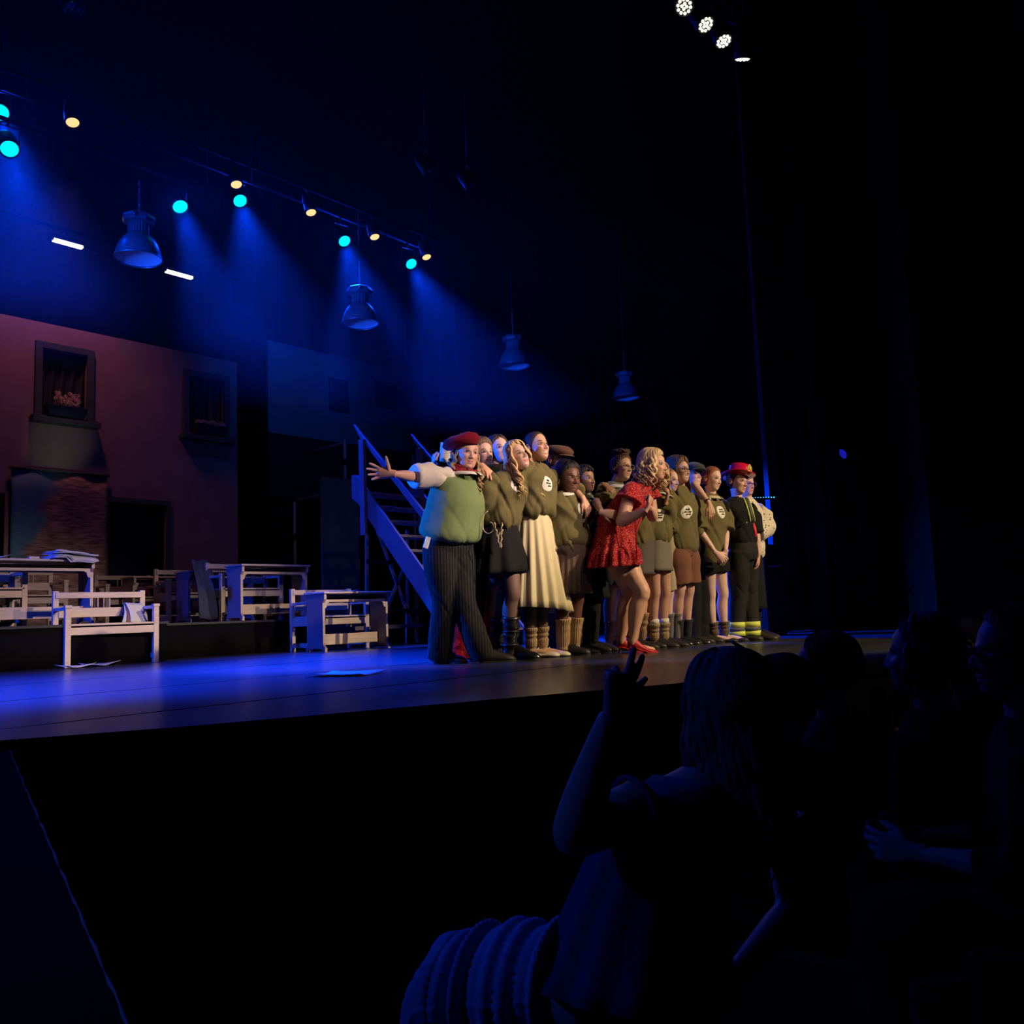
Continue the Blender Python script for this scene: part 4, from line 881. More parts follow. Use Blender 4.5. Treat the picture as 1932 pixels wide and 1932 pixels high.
def badge(root, mb, px, py, r=.055, seed=0, tilt=0.0, depth=7, aimf=V(0, -1, 0)):
    """white round print with illegible dark script, laid on the cloth where the bearing px,py meets it; built as thin fabric print"""
    bv = BVHTree.FromPolygons(mb.V().tolist(), mb.f); d = nrm(ray(px, py)); hit, nn, i, dist = bv.ray_cast(Vector(EYEP), Vector(d))
    if hit is None: return
    hit = np.array(hit); nn = np.array(nn); nn = nn if nn@d < 0 else -nn; nn = nrm(nn*.5+aimf*.5); sd = nrm(np.cross(V(0, 0, 1), nn)); u_ = np.cross(nn, sd)
    def drop(a, b, off):
        o = hit+nn*.15+sd*a+u_*b; h, n2, i, dd = bv.ray_cast(Vector(o), Vector(-nn), .4)
        return (np.array(h) if h is not None else o-nn*.15)+nn*off
    s = MB(); rows = []; rr = np.linspace(0.001, 1, 8); th = np.linspace(0, 2*PI, 28, endpoint=False)
    rows = [np.array([drop(math.cos(t)*r*q, math.sin(t)*r*q, .0035 if q < .99 else .001) for t in th]) for q in rr]
    s.loft(rows, cap=False); o = obj('chest_print', s, mat('white_print', (.72, .70, .60), .7), root, True, True)
    rg = np.random.RandomState(seed); s = MB()
    for line, (y0, x0, x1, h) in enumerate(((.38, -.42, .30, .26), (.0, -.62, .62, .22), (-.36, -.2, .55, .2))):
        n_ = 26; pts = [drop((x0+(x1-x0)*u+.05*math.sin(u*44+line))*r, (y0+h*.5*math.sin(u*31+line*2)*(.6+.4*math.sin(u*9)))*r, .006) for u in np.linspace(0, 1, n_)]
        s.tube(pts, .0026, 5)
    obj('script_print', s, mat('dark_green_print', (.02, .035, .02), .8), o, True, True)
def collar(root, c, R, r=(.065, .062), m=None, w=.05, k=1.0, peter=True):
    """two flaps lying round the neck"""
    m = m or mat('white_collar', (.66, .64, .56), .85)
    for sx in (-1, 1):
        rows = []
        for j in range(4):
            u = j/3; row = []
            for i in range(15):
                a = math.radians(8+165*i/14); ww = w*(math.sin(min(1, .25+i/6)*PI/2) if peter else 1)*(1-.3*i/14)
                rr = 1+u*ww/.065; z = .012*math.sin(u*PI)-u*ww*.62
                row.append((sx*math.sin(a)*r[0]*rr, -math.cos(a)*r[1]*rr-.01*u, z+.01*(1-math.cos(a))*0.5+.006))
            rows.append(np.array(row)*k@R.T+c)
        s = MB(); s.loft(rows, cap=False, closed=False); obj('collar', s, m, root, True, True, solid=.004)
def glasses(root, c, R, rim=(.02, .015, .015), k=1.0, rr=.021, lens=None):
    s = MB(); y = -.098
    for sx in (-1, 1):
        th = np.linspace(0, 2*PI, 21); s.tube([(sx*.031+math.cos(t)*rr*1.1, y+.004*abs(math.cos(t))+.006, .001+math.sin(t)*rr*.86) for t in th], .0022, 6, cap=False)
        s.tube([(sx*(.031+rr*1.1), y+.012, .006), (sx*.074, -.03, .008), (sx*.080, .012, .006), (sx*.078, .03, -.008)], .0022, 6)
    s.tube([(-.0095, y+.006, .003), (0, y, .006), (.0095, y+.006, .003)], .0022, 6)
    m = MB(); m.add(s.V()*k@R.T+c, s.f); g_ = obj('glasses', m, mat('frame_%02d%02d%02d' % tuple(int(q*99) for q in rim), rim, .25, metal=.2), root, True, True)
    s = MB()
    for sx in (-1, 1): s.loft([ring((sx*.031, y+.008, .001), V(rr*1.05, 0, 0), V(0, 0, rr*.82), 18), ring((sx*.031, y+.0075, .001), V(.001, 0, 0), V(0, 0, .001), 18)], cap=False)
    m = MB(); m.add(s.V()*k@R.T+c, s.f); obj('lenses', m, glass(), g_, True, True)
def glass():
    if 'spectacle_glass' in MATS: return MATS['spectacle_glass']
    m = mat('spectacle_glass', (1, 1, 1), .02); b = m.node_tree.nodes['Principled BSDF']; N = m.node_tree.nodes; L = m.node_tree.links
    g = N.new('ShaderNodeBsdfGlossy'); g.inputs['Roughness'].default_value = .03; t = N.new('ShaderNodeBsdfTransparent'); mx = N.new('ShaderNodeMixShader'); fr = N.new('ShaderNodeFresnel'); fr.inputs[0].default_value = 1.5
    L.new(fr.outputs[0], mx.inputs[0]); L.new(t.outputs[0], mx.inputs[1]); L.new(g.outputs[0], mx.inputs[2]); L.new(mx.outputs[0], N['Material Output'].inputs[0]); return m
def flatcap(root, c, R, m, k=1.0, zo=.0):
    rings = []; th = np.linspace(0, 2*PI, 40, endpoint=False)
    for z, a, b, y0 in ((.050, .086, .108, .006), (.062, .096, .122, -.002), (.080, .100, .130, -.012), (.100, .092, .120, -.008), (.114, .070, .090, .004), (.120, .035, .045, .010), (.121, .001, .001, .012)):
        tilt = .10; rings.append(np.stack([np.cos(th)*a, y0-np.sin(th)*b, z+zo+tilt*(-0)+(-.014*np.sin(th)*(z < .11))], 1))
    s = MB(); s.loft([r*k@R.T+c for r in rings], cap=False); o = obj('flat_cap', s, m, root, True, True, solid=.004)
    s = MB(); rows = []
    for j in range(5):
        u = j/4; th = np.linspace(-1.05, 1.05, 17); rows.append(np.stack([np.sin(th)*(.082+.004*u), .0-np.cos(th)*(.098+.062*u), .052+zo-.022*u+.006*np.cos(th)], 1)*k@R.T+c)
    s.loft(rows, cap=False, closed=False); obj('peak', s, m, o, True, True, solid=.006)
def person(loc, label, group=None):
    t = empty('person', (loc[0], loc[1], loc[2] if len(loc) > 2 else 0)); tag(t, label, 'person', group); return t
SKIN = mat('skin', attr=True, rough=.48, spec=.35, var=.05, vscale=30)
HAIRM = mat('hair', attr=True, rough=.6, spec=.22, bump=.5, bscale=90, stretch=(1, 1, .15))
LIGHTSK, PINKSK, TANSK, BROWNSK, DARKSK = (.62, .36, .25), (.66, .42, .33), (.46, .26, .16), (.26, .13, .08), (.13, .060, .038)
OLIVE = (.118, .100, .036)
m_olive = mat('olive_jersey', OLIVE, .9, sheen=.1, var=.08, vscale=20, bump=.08, bscale=120)
m_blackc = mat('black_cloth', (.009, .009, .010), .9, spec=.2, bump=.15, bscale=80)

def build(spec):
    """one performer from a dict of surveyed joints"""
    S = spec; z0 = S['z0']
    def pt(q, dd=0.0):
        if q is None: return None
        return D(q[0], q[1], z0+(q[2] if len(q) > 2 else dd))
    feet = []
    for a, t in S['feet']:
        p = D(a[0], a[1], z0+(a[2] if len(a) > 2 else 0)); p[2] = 0; feet.append((p, V(t[0], t[1], 0)))
    g = (feet[0][0]+feet[1][0])/2
    root = person(g, S['label'], 'actors in a row on the stage' if False else None)
    k = S.get('k', 1.0); yaw = S.get('yaw', 0); B = basis(yaw); Lv, Bv = B[:, 0], B[:, 1]; F = -Bv
    hy, hp, hr = S.get('face', (0, 0, 0)); HR = basis(hy-15, hp, hr); hc = pt(S['head']); skin = S.get('skin', LIGHTSK)
    neck = pt(S['neck']); pel = pt(S['pelvis']); sw = S.get('sw', .175)*k; hw = S.get('hw', .09)*k
    sh = {}; 
    for nm, sg in (('R', -1), ('L', 1)): sh[nm] = pt(S['sh'+nm]) if 'sh'+nm in S else neck-V(0, 0, .045)+Lv*sg*sw
    L1 = nrm(sh['L']-sh['R']); hip = {'R': pel-Lv*hw-V(0, 0, .03), 'L': pel+Lv*hw-V(0, 0, .03)}
    ank = {}; knee = {}
    for (p, t), nm in zip(feet, 'RL'):
        ank[nm] = p+V(0, 0, .085)*k-nrm(t)*.0
        kk = S.get('knee'+nm)
        knee[nm] = pt(kk) if kk is not None else (hip[nm]+ank[nm])/2+F*.025+V(0, 0, .02)
    arms = {nm: (sh[nm], pt(S['el'+nm]), pt(S['wr'+nm])) for nm in 'RL'}
    # ---- body: one skin
    mb = MB(); ts = S.get('torso', 1.0)
    up_ = nrm(neck-pel)
    rows = []
    for t, w_, d_ in ((0, .135, .095), (.2, .125, .09), (.45, .112, .08), (.7, .13, .088), (.88, .12, .07), (.96, .06, .055)):
        c = pel+(neck-pel)*t-V(0, 0, .02); sd = nrm(Lv*(1-t)+L1*t); rows.append(ring(c, sd*w_*k*ts, nrm(np.cross(sd, up_))*d_*k*ts, 24, 2.2))
    mb.loft(rows)
    mb.tube([neck-up_*.04, neck+(hc-neck)*.35-HR[:, 1]*0, hc-HR[:, 2]*.06+HR[:, 1]*.02], [.056*k, .050*k, .052*k], 16)
    for nm in 'RL':
        limb(mb, arm_ctrl(*arms[nm], k=k*S.get('armk', 1)), side=L1)
        lr = leg_ctrl(hip[nm], knee[nm], ank[nm], k=k*S.get('legk', 1), backd=Bv); lr[0][3] = lr[0][4] = .066*k; limb(mb, lr)
        f = feet['RL'.index(nm)]; td = nrm(V(f[1][0], f[1][1], 0)); a = f[0]
        mb.tube([a+V(0, 0, .09), a-td*.005+V(0, 0, .05), a+td*.06+V(0, 0, .045), a+td*.13+V(0, 0, .032), a+td*.19+V(0, 0, .025)], [.030, .032, (.028, .028), (.032, .022), (.022, .012)], 14)
    body = fuse(mb, .0105, 4); body.c = [np.tile(np.array(skin), (len(body.V()), 1))]
    for nm, sd in (('R', 1), ('L', -1)):
        h = S.get('hand'+nm)
        if h is None: h = dict(d=nrm(arms[nm][2]-arms[nm][1]), n=F*.3-L1*(-1 if nm == 'R' else 1)*1.0)
        if h == 0: continue
        hd = np.array(h['d'], float); hn = np.array(h['n'], float); side = h.get('side')
        if side is None: side = 1 if nm == 'L' else -1
        hm = hand(arms[nm][2], hd, hn, side, h.get('curl', (.3, .35, .4, .45)), h.get('spread', .06), h.get('thumb', (.6, .4)), k*h.get('k', 1))
        hm = fuse(hm, .0032, 2); body.join(hm, np.array(skin)*[1.0, .95, .93])
    head(body, hc, HR, skin, S.get('lip', np.array(skin)*[.95, .5, .5]), S.get('brow', (.05, .03, .02)), k=k*S.get('hk', 1), **S.get('hd', {}))
    obj('body', body, SKIN, root, True, True)
    if not S.get('noeyes'): eyes(root, hc, HR, look=S.get('look', (0, 0)), iris=S.get('iris', (.10, .06, .03)), k=k*S.get('hk', 1), wide=S.get('hd', {}).get('wide', 1), fat=S.get('hd', {}).get('fat', 0), shut=S.get('shut', 1))
    J = dict(root=root, hc=hc, HR=HR, neck=neck, pel=pel, sh=sh, L1=L1, Lv=Lv, F=F, hip=hip, knee=knee, ank=ank, arms=arms, feet=feet, k=k, pt=pt, up=up_, kh=k*S.get('hk', 1), B=B, NB=basis(yaw, 0, 0), Bv=Bv)
    # ---- clothes
    T = S.get('top')
    if T:
        sl = []
        for nm in 'RL':
            a, e, w_ = arms[nm]; n_ = T.get('sleeve'+nm, T.get('sleeve', 'long')); th_ = T.get('loose', .018); l = lambda u, v, x: u+(v-u)*x
            r0 = T.get('armhole', .062)*k
            if n_ == 'none': continue
            end = {'long': 2.0, 'half': .95, 'short': .55, 'elbow': 1.15, 'three': 1.55}[n_]; rows = [[*(a-L1*(.03 if nm == 'L' else -.03)+V(0, 0, -.01)), r0, r0], [*l(a, e, .1), r0*.98, r0*.98]]
            for u, rr in ((.35, .054), (.7, .050), (.95, .047), (1.25, .045), (1.6, .040), (1.9, .034)):
                if u > end+.06: break
                p = l(a, e, u) if u <= 1 else l(e, w_, u-1); rr = rr*k+th_; rows.append([*p, rr, rr])
            fl = T.get('flare', 1.0); rows[-1][3] *= fl; rows[-1][4] *= fl
            sl.append(rows)
        hem = pt(T['hem']); prof = T.get('prof') or [(0, .13, .10, .0), (.06, .165, .13, .0), (.2, .175, .14, 0), (.45, .165, .13, 0), (.7, .175, .125, .012), (.86, .165, .10, .0), (.95, .135, .082, 0), (1.0, .085, .068, 0), (1.03, .060, .056, 0)]
        kw, kd = T.get('w', 1)*k, T.get('d', 1)*k; prof = [(t, a*kw if t < .9 else a*k, b*kd if t < .9 else b*k, c) for t, a, b, c in prof]
        o, tm = top_garment(root, dict(hem=hem, neck=neck+up_*.022, L0=Lv, L1=L1, prof=prof, sleeves=sl, bow=T.get('bow', 0)*F if T.get('bow') else np.zeros(3), gather=T.get('gather', True)), T.get('name', 'sweater'), T.get('m', m_olive), seed=S.get('seed', 1), amt=T.get('amt', .007)*1.35)
        J['top'] = tm
        if S.get('badge'): badge(root, tm, *S['badge'], seed=S.get('seed', 1), aimf=F)
    return J
FT = V(0, -1, 0)

# ------------------------------------------------------------------ the cast, left to right
R_, U_, Fd = rt, up, fw     # picture right, up, away: used only to describe hand directions seen in the photograph
def imgv(a, b, c=0): return nrm(R_*a+U_*b+Fd*c)
SOCK = (.33, .22, .12)
m_tan = mat('cream_cotton', (.60, .52, .38), .85, sheen=.2, bump=.1)
def legwear(J, m, name='tights', t=.003, z=None):
    s = MB()
    for nm in 'RL': h_, k_ = J['hip'][nm], J['knee'][nm]; limb(s, leg_ctrl(h_, k_, J['ank'][nm], k=J['k']*1.02, t=.006, backd=J['Bv'])[1:], 26, 18)
    obj(name, s, m, J['root'], True, True)
def shorts(J, m, end=.55, w=1.0, t=.022, name='shorts', flare=1.0, waist=None):
    s = MB(); k = J['k']; pel = J['pel']; u_ = J['up']
    s.loft([ring(pel+u_*z, J['Lv']*a*k*w, J['F']*b*k*w, 28, 2.2) for z, a, b in ((.12, .145, .11), (.05, .16, .125), (-.03, .168, .13), (-.09, .15, .11))])
    for nm in 'RL':
        h, kn = J['hip'][nm], J['knee'][nm]; rows = [[*(h+V(0, 0, .04)), .09*k*w, .09*k*w]]
        for u, r in ((.2, .088), (.5, .082), (1.0, .075)):
            if u > end: break
            rows.append([*(h+(kn-h)*u), r*k*w+t, r*k*w+t])
        p = h+(kn-h)*end; rows.append([*p, (.080*k*w+t)*flare, (.080*k*w+t)*flare]); limb(s, rows, 12, 20)
    o = fuse(s, .010, 3); fold(o, pel, V(0, 0, 1), .004, seed=3); o.c = [np.ones((len(o.V()), 3))]; obj(name, o, m, J['root'], True, True)
def trousers(J, m, t=.02, hem=(.075, .085), w=1.0, name='trousers', z1=.03, amt=.006, zend=None):
    s = MB(); k = J['k']; pel = J['pel']; u_ = J['up']
    s.loft([ring(pel+u_*z, J['Lv']*a*k*w, J['F']*b*k*w, 28, 2.2) for z, a, b in ((.14, .145, .115), (.05, .165, .13), (-.03, .172, .135), (-.09, .15, .11))])
    for nm in 'RL':
        h, kn, an = J['hip'][nm], J['knee'][nm], J['ank'][nm]; e = an.copy(); e[2] = z1; rows = [[*(h+V(0, 0, .04)), .095*k*w, .095*k*w]]
        for a, b, u, r in ((h, kn, .3, .092), (h, kn, .7, .078), (h, kn, 1, .068), (kn, e, .35, .066), (kn, e, .7, .066)): rows.append([*(a+(b-a)*u), r*k*w+t*.6, r*k*w+t*.6])
        rows.append([*e, hem[0], hem[1]]); limb(s, rows, 22, 20)
    o = fuse(s, .011, 3); fold(o, pel, V(0, 0, 1), amt, seed=5, f=9); o.c = [np.ones((len(o.V()), 3))]; obj(name, o, m, J['root'], True, True)
def hairobj(J, s, name='hair'): obj(name, s, HAIRM, J['root'], True, True)
def shoes(J, kind, col=(.015, .015, .015), L=.25):
    for p, t in J['feet']: shoe(J['root'], p, t, kind, col, L, J['k'])
def socks(J, z1, col=SOCK, **kw):
    for nm in 'RL': sock(J['root'], J['ank'][nm], J['knee'][nm], z1, col, **kw)

# 1 --- woman with the red beret
J = build(dict(label='person in a dark red beret and green knitted vest, one arm stretched out wide', z0=6.62, k=1.04, seed=11,
    feet=[((828, 1252, .06), (.25, -1)), ((912, 1250, -.05), (.75, -.65))], head=(881, 855, 0), face=(-8, 8, 6), neck=(868, 895, .02), pelvis=(846, 1030, .02), hw=.105,
    shR=(838, 896, -.10), shL=(893, 897, .13), elR=(778, 899, -.30), wrR=(742, 894, -.42), elL=(926, 918, .36), wrL=(911, 879, .10),
    kneeR=(840, 1135, -.02), kneeL=(873, 1135, -.03), torso=1.05, armk=1.04, legk=1.1, hk=1.03,
    handR=dict(d=imgv(-1, .10, .1), n=imgv(.2, -.25, -1), side=-1, curl=(.10, .12, .15, .18), spread=.24, thumb=(1.30, -.1), k=1.12),
    handL=dict(d=imgv(.50, -.50, -.62), n=imgv(-.3, -.8, .3), side=1, curl=(.25, .25, .3, .3), spread=.10, thumb=(.4, .3)),
    hd=dict(smile=.8, fat=.007, wide=1.04), skin=(.62, .35, .24), lip=(.45, .14, .13), brow=(.20, .11, .06),
    top=dict(hem=(842, 1016, .02), w=.92, d=1.0, m=mat('cream_shirt', (.66, .60, .48), .85, sheen=.2, bump=.1), name='shirt', sleeve='elbow', loose=.034, armhole=.062, amt=.011, gather=False, flare=1.0)))
k = J['k']; o, tm = top_garment(J['root'], dict(hem=J['pt']((843, 1019, .02)), neck=J['neck']+V(0, 0, .0), L0=J['Lv'], L1=J['L1'], gather=True, vox=.010,
    prof=[(0, .175, .150, .02), (.05, .222, .188, .02), (.14, .238, .205, .02), (.35, .228, .198, .02), (.62, .222, .190, .02), (.78, .212, .168, .01), (.88, .212, .146, 0), (.95, .196, .120, 0), (1.0, .125, .092, 0), (1.03, .082, .080, 0), (1.04, .05, .05, 0)]),
    'knitted_vest', mat('green_wool', (.155, .215, .085), .95, sheen=.12, bump=.25, bscale=160), seed=2, amt=.0045)
trousers(J, printmat('pinstripe_wool', (.007, .007, .008), (.05, .045, .045), 'stripe', 46, .12, vec=(.75, -.66, 0)), w=1.14, hem=(.072, .095), t=.024)
shoes(J, 'lace', (.02, .015, .012), .27)
s = scalp(J['hc'], J['HR'], .012, k=J['kh'], col=(.30, .19, .10), low=-.075); s = locks(s, J['hc'], J['HR'], 26, 70, 290, .20, (.34, .22, .11), (.20, .12, .06), rad=.013, wave=.022, k=J['kh'], out=.03, seed=4, top=.0, twl=.06)
locks(s, J['hc'], J['HR'], 7, 60, 85, .26, (.42, .30, .17), (.26, .16, .08), rad=.013, wave=.024, k=J['kh'], out=.035, seed=5, top=-.02, twl=.06, fwd=.03); hairobj(J, s)
# beret
m_b = mat('red_felt', (.17, .005, .016), .95, spec=.2, sheen=.08, bump=.2, bscale=150); R = J['HR']@basis(0, -14, -16); s = MB(); rings = []
for z, a, b, oy, ox in ((.038, .086, .104, .004, 0), (.052, .094, .112, .004, 0), (.066, .122, .135, .010, -.012), (.088, .135, .146, .014, -.018), (.112, .122, .132, .014, -.016), (.128, .085, .095, .012, -.010), (.134, .03, .035, .01, -.005), (.134, .001, .001, .01, -.005)):
    th = np.linspace(0, 2*PI, 48, endpoint=False); rings.append(np.stack([ox+np.cos(th)*a, oy+np.sin(th)*b, z+.005*np.sin(th*3+z*40)], 1)*k@R.T+J['hc'])
s.loft(rings, cap=False); o = obj('beret', s, m_b, J['root'], True, True, solid=.004)
s = MB(); s.tube([V(0, .01, .133)@R.T*1.0*k+J['hc'], V(-.012, .012, .158)@R.T*k+J['hc']], [.005, .003], 6); obj('stalk', s, m_b, o, True, True)
# neckerchief and shirt collar
m_s = printmat('red_bandana', (.24, .010, .022), (.6, .45, .42), 'dots', 70, .14, rough=.45); s = MB()
for j in range(3): s.tube([J['neck']+J['NB']@V(math.sin(a)*(.080-.004*j), -math.cos(a)*(.078-.003*j)-.012, .020+.020*j-.016*math.cos(a)+.008*math.sin(a*3+j)) for a in np.linspace(0, 2*PI, 30)[:-1]]+[J['neck']+J['NB']@V(0, -.09, .008+.02*j)], .019, 10)
for a in (-1, 1): s.tube([J['neck']+J['NB']@V(0, -.105, .0), J['neck']+J['NB']@V(a*.03, -.125, .01), J['neck']+J['NB']@V(a*.055, -.120, -.03)], [(.014, .012), (.024, .014), (.006, .004)], 10)
s.ell(J['neck']+J['NB']@V(0, -.112, .002), (.02, .016, .018), 12, 8); obj('neckerchief', s, m_s, J['root'], True, True)
collar(J['root'], J['neck']+V(0, 0, -.005)+J['F']*.035, J['NB'], r=(.072, .085), w=.045, peter=False)
s = MB(); p = J['pel']+V(0, 0, .065); q = D(806, 1022, 6.42); s.box((-.018, -.006, -.05), (.018, .006, .035)); RR = basis(-49, 0, 18); s2 = MB(); s2.add(s.V()@RR.T+q, s.f); tag(obj('phone', s2, mat('white_plastic', (.7, .7, .75), .3), bevel=.003), 'white phone sticking out of the pinstripe trouser pocket', 'phone')
# rolled paper held up behind her head
s = MB(); a, b = D(837, 872, 6.95), D(846, 838, 6.95); sd = nrm(np.cross(b-a, Fd)); s.loft([ring(a+(b-a)*u, sd*(.036+.024*u), nrm(np.cross(sd, b-a))*(.03+.014*u), 28) for u in np.linspace(0, 1, 6)], cap=False)
tag(obj('paper_roll', s, mat('cream_paper', (.62, .54, .38), .7), None, True, solid=.004), 'flattened roll of cream paper held up behind the red beret', 'paper')

# 2 --- dark-haired person in black coat and red sequins
J = build(dict(label='person with brown swept hair in black coat and red sequinned trousers behind the beret', z0=7.0, k=1.0, seed=12,
    feet=[((866, 1245, -.1), (.5, -1)), ((922, 1236, .02), (.6, -1))], head=(911, 856, 0), face=(-2, 2, -4), neck=(902, 893), pelvis=(893, 1030), elR=(850, 905, -.05), wrR=(818, 880, -.02), elL=(935, 930, .2), wrL=(940, 960, .1),
    handR=dict(d=imgv(.05, 1, 0), n=imgv(1, 0, .3), side=1, curl=(.9, .9, .9, .9)), handL=0,
    hd=dict(smile=.6), skin=(.62, .38, .30), lip=(.42, .14, .14), brow=(.04, .02, .015),
    top=dict(hem=(893, 1075), m=m_blackc, name='coat', sleeve='long')))
trousers(J, printmat('red_sequins', (.28, .008, .02), (.75, .02, .04), 'sequin', 170, .30), w=1.05, hem=(.13, .13), t=.03, z1=.04); shoes(J, 'heel', (.03, .005, .01))
skirt(J['root'], J['pt']((893, 1060)), J['pt']((895, 1175, .03)), .17, .13, .17, .12, J['Lv'], J['F'], 8, .05, m_blackc, name='coat_skirt')
s = scalp(J['hc'], J['HR'], .016, k=J['kh'], col=(.13, .08, .05), top=.012, back=.012, low=-.08); hairobj(J, s)
# 3 --- partly hidden dark-haired person, purple light
J = build(dict(label='person with dark centre-parted hair almost hidden behind the wavy blonde', z0=7.45, k=1.04, seed=13, feet=[((925, 1232), (0, -1)), ((950, 1232), (0, -1))], head=(941, 848, 0), face=(-6, -2, -6), neck=(937, 884), pelvis=(932, 1015), elR=(905, 950, -.1), wrR=(905, 1010, -.1), elL=(965, 950, .1), wrL=(965, 1010, .1), hd=dict(smile=.4), skin=(.60, .40, .36), brow=(.03, .02, .02),
    top=dict(hem=(932, 1040), m=m_blackc, name='dress_top', sleeve='long')))
skirt(J['root'], J['pt']((932, 1020)), J['pt']((932, 1160)), .15, .12, .24, .2, J['Lv'], J['F'], 10, .06, m_blackc); legwear(J, m_blackc); shoes(J, 'lace')
s = scalp(J['hc'], J['HR'], .016, k=J['kh'], col=(.05, .03, .03), part=0.0, low=-.10, back=.01); locks(s, J['hc'], J['HR'], 22, 75, 285, .26, (.05, .03, .03), (.09, .05, .05), k=J['kh'], out=.02, seed=8); hairobj(J, s)

# 4 --- blonde in olive sweater and black skirt
J = build(dict(label='person with long wavy blonde hair in olive sweater, short black skirt and black boots', z0=6.80, k=.98, seed=14, feet=[((940, 1240, .12), (.35, -1)), ((962, 1243, -.02), (.45, -1))], head=(977, 861, 0), face=(2, -12, -14), neck=(960, 897, .02), pelvis=(944, 1000), sw=.16,
    shR=(925, 903, -.13), shL=(983, 905, .13), elR=(914, 955, -.12), wrR=(930, 990, .16), elL=(1002, 925, .3), wrL=(1015, 905, .45), kneeR=(938, 1120, .10), kneeL=(967, 1118, -.06), handR=0, handL=0, hd=dict(smile=-.1, wide=.95), skin=(.64, .40, .31), lip=(.50, .10, .12), brow=(.22, .13, .07),
    badge=(977, 916, .055), top=dict(hem=(940, 990), w=.98, d=1.0, loose=.026, amt=.013, bow=.02)))
skirt(J['root'], J['pt']((942, 982)), J['pt']((947, 1081)), .135, .105, .235, .19, J['Lv'], J['F'], 7, .09, m_blackc, slant=.01, bell=1.0)
legwear(J, mat('sheer_tights', (.17, .10, .075), .6)); 
for i, nm in enumerate('RL'):
    p, t = J['feet'][i]; shoe(J['root'], p, t, 'boot', (.012, .012, .013), .27, 1.05); s = MB(); a = J['ank'][nm]; kd = nrm(J['knee'][nm]-a); pts = [a-V(0, 0, .035)+kd*.29*u+t*0 for u in np.linspace(0, 1, 18)]
    s.tube(pts, [.052+.006*math.sin(u*26+i)+.012*u for u in np.linspace(0, 1, 18)], 24, fn=lambda u, th: 1+.06*np.sin(th*2+u*14)); obj('boot_shaft', s, mat('black_leather', (.012, .012, .013), .25, spec=.6), J['root'], True, True)
    for u in (.25, .6):
        q = pts[int(17*u)]; s = MB(); s.loft([ring(q+kd*z, J['Lv']*.066, J['F']*.066, 24) for z in (-.008, .008)]); obj('strap', s, m_metal, J['root'], True, True)
s = scalp(J['hc'], J['HR'], .015, k=J['kh'], col=(.62, .42, .19), col2=(.42, .26, .11), part=-.1, top=.012, low=-.08)
locks(s, J['hc'], J['HR'], 84, 100, 300, .37, (.72, .50, .24), (.40, .24, .10), rad=.0105, wave=.020, k=J['kh'], out=.040, seed=9, top=.06, fwd=.01, twl=.13); locks(s, J['hc'], J['HR'], 8, 28, 52, .16, (.74, .54, .28), (.5, .32, .14), rad=.010, wave=.014, k=J['kh'], out=.018, seed=10, top=.075); hairobj(J, s)
# belt chain and looped cord
m_ch = mat('gold_chain', (.75, .60, .36), .3, metal=.9); zc = 6.55
s = MB(); th = np.linspace(0, 2*PI, 40)
loop = [(915+9*math.sin(-a*.5*1.0)*0+0, 0) for a in th][:0]
pts = [(921, 964), (914, 970), (911.5, 985), (912, 998), (916, 1004), (922, 1006.5), (929, 1002), (931.5, 994), (929, 987), (924, 985)]
q = spline(pts, 34); s.tube([D(x, y, 6.56) for x, y in q], .0032, 6); tag(obj('belt_cord', s, mat('pale_cord', (.62, .45, .38), .6), J['root'], True, True))
for (xa, ya), (xb, yb) in (((933, 987), (943, 1031)), ((947, 987), (945, 1033)), ((939, 1012), (948, 1000))):
    s = MB()
    for i in range(22):
        u = i/21; c = D(xa+(xb-xa)*u, ya+(yb-ya)*u, 6.545+.0*u); s.ell(c+imgv(1, 0)*.004*math.sin(u*22), (.0058, .0058, .0075), 6, 4)
    obj('belt_chain', s, m_ch, J['root'], True, True)
s = MB(); a, b = D(912, 985, 6.62), D(969, 986, 6.9)

# 5 --- tall person, cream skirt
J = build(dict(label='tall person with slicked-back dark hair in olive sweater and long cream pleated skirt', z0=6.98, k=1.055, seed=15, feet=[((1003, 1241, 0), (.6, -1)), ((1024, 1236, .05), (.6, -1))], head=(1014, 843, 0), face=(6, -6, -4), neck=(1004, 880, .02), pelvis=(1003, 990), hw=.075, sw=.17,
    shR=(982, 894, -.14), shL=(1033, 898, .14), elR=(972, 945, -.1), wrR=(965, 980, .2), elL=(1072, 915, .30), wrL=(1100, 940, .07), handR=0, handL=dict(d=imgv(.42, -.9, -.05), n=imgv(-.6, -.3, .7), side=1, curl=(.35, .45, .5, .5)), hd=dict(smile=1.1, teeth=True, wide=.97), skin=(.55, .32, .21), lip=(.45, .15, .13), brow=(.05, .03, .02),
    badge=(1034, 912, .06), top=dict(hem=(1005, 974), w=1.05, d=1.05, loose=.03, amt=.012, bow=.02, sleeveL='three')))
skirt(J['root'], J['pt']((1005, 966)), J['pt']((1017, 1151)), .135, .115, .27, .215, J['Lv'], J['F'], 15, .085, mat('cream_crepe', (.62, .55, .32), .8, sheen=.2), slant=-.03, bell=.9, wob=.05, seg=240)
legwear(J, mat('brown_tights', (.12, .07, .055), .6)); socks(J, .24, (.36, .24, .13), slouch=.009); shoes(J, 'ballet', (.66, .60, .46), .25)
s = scalp(J['hc'], J['HR'], .008, k=J['kh'], col=(.035, .022, .018), wave=.0012, freq=40); s.ell(J['hc']+J['HR']@V(0, .105, .03)*J['kh'], (.03, .028, .03), 12, 10, (.03, .02, .016)); hairobj(J, s)
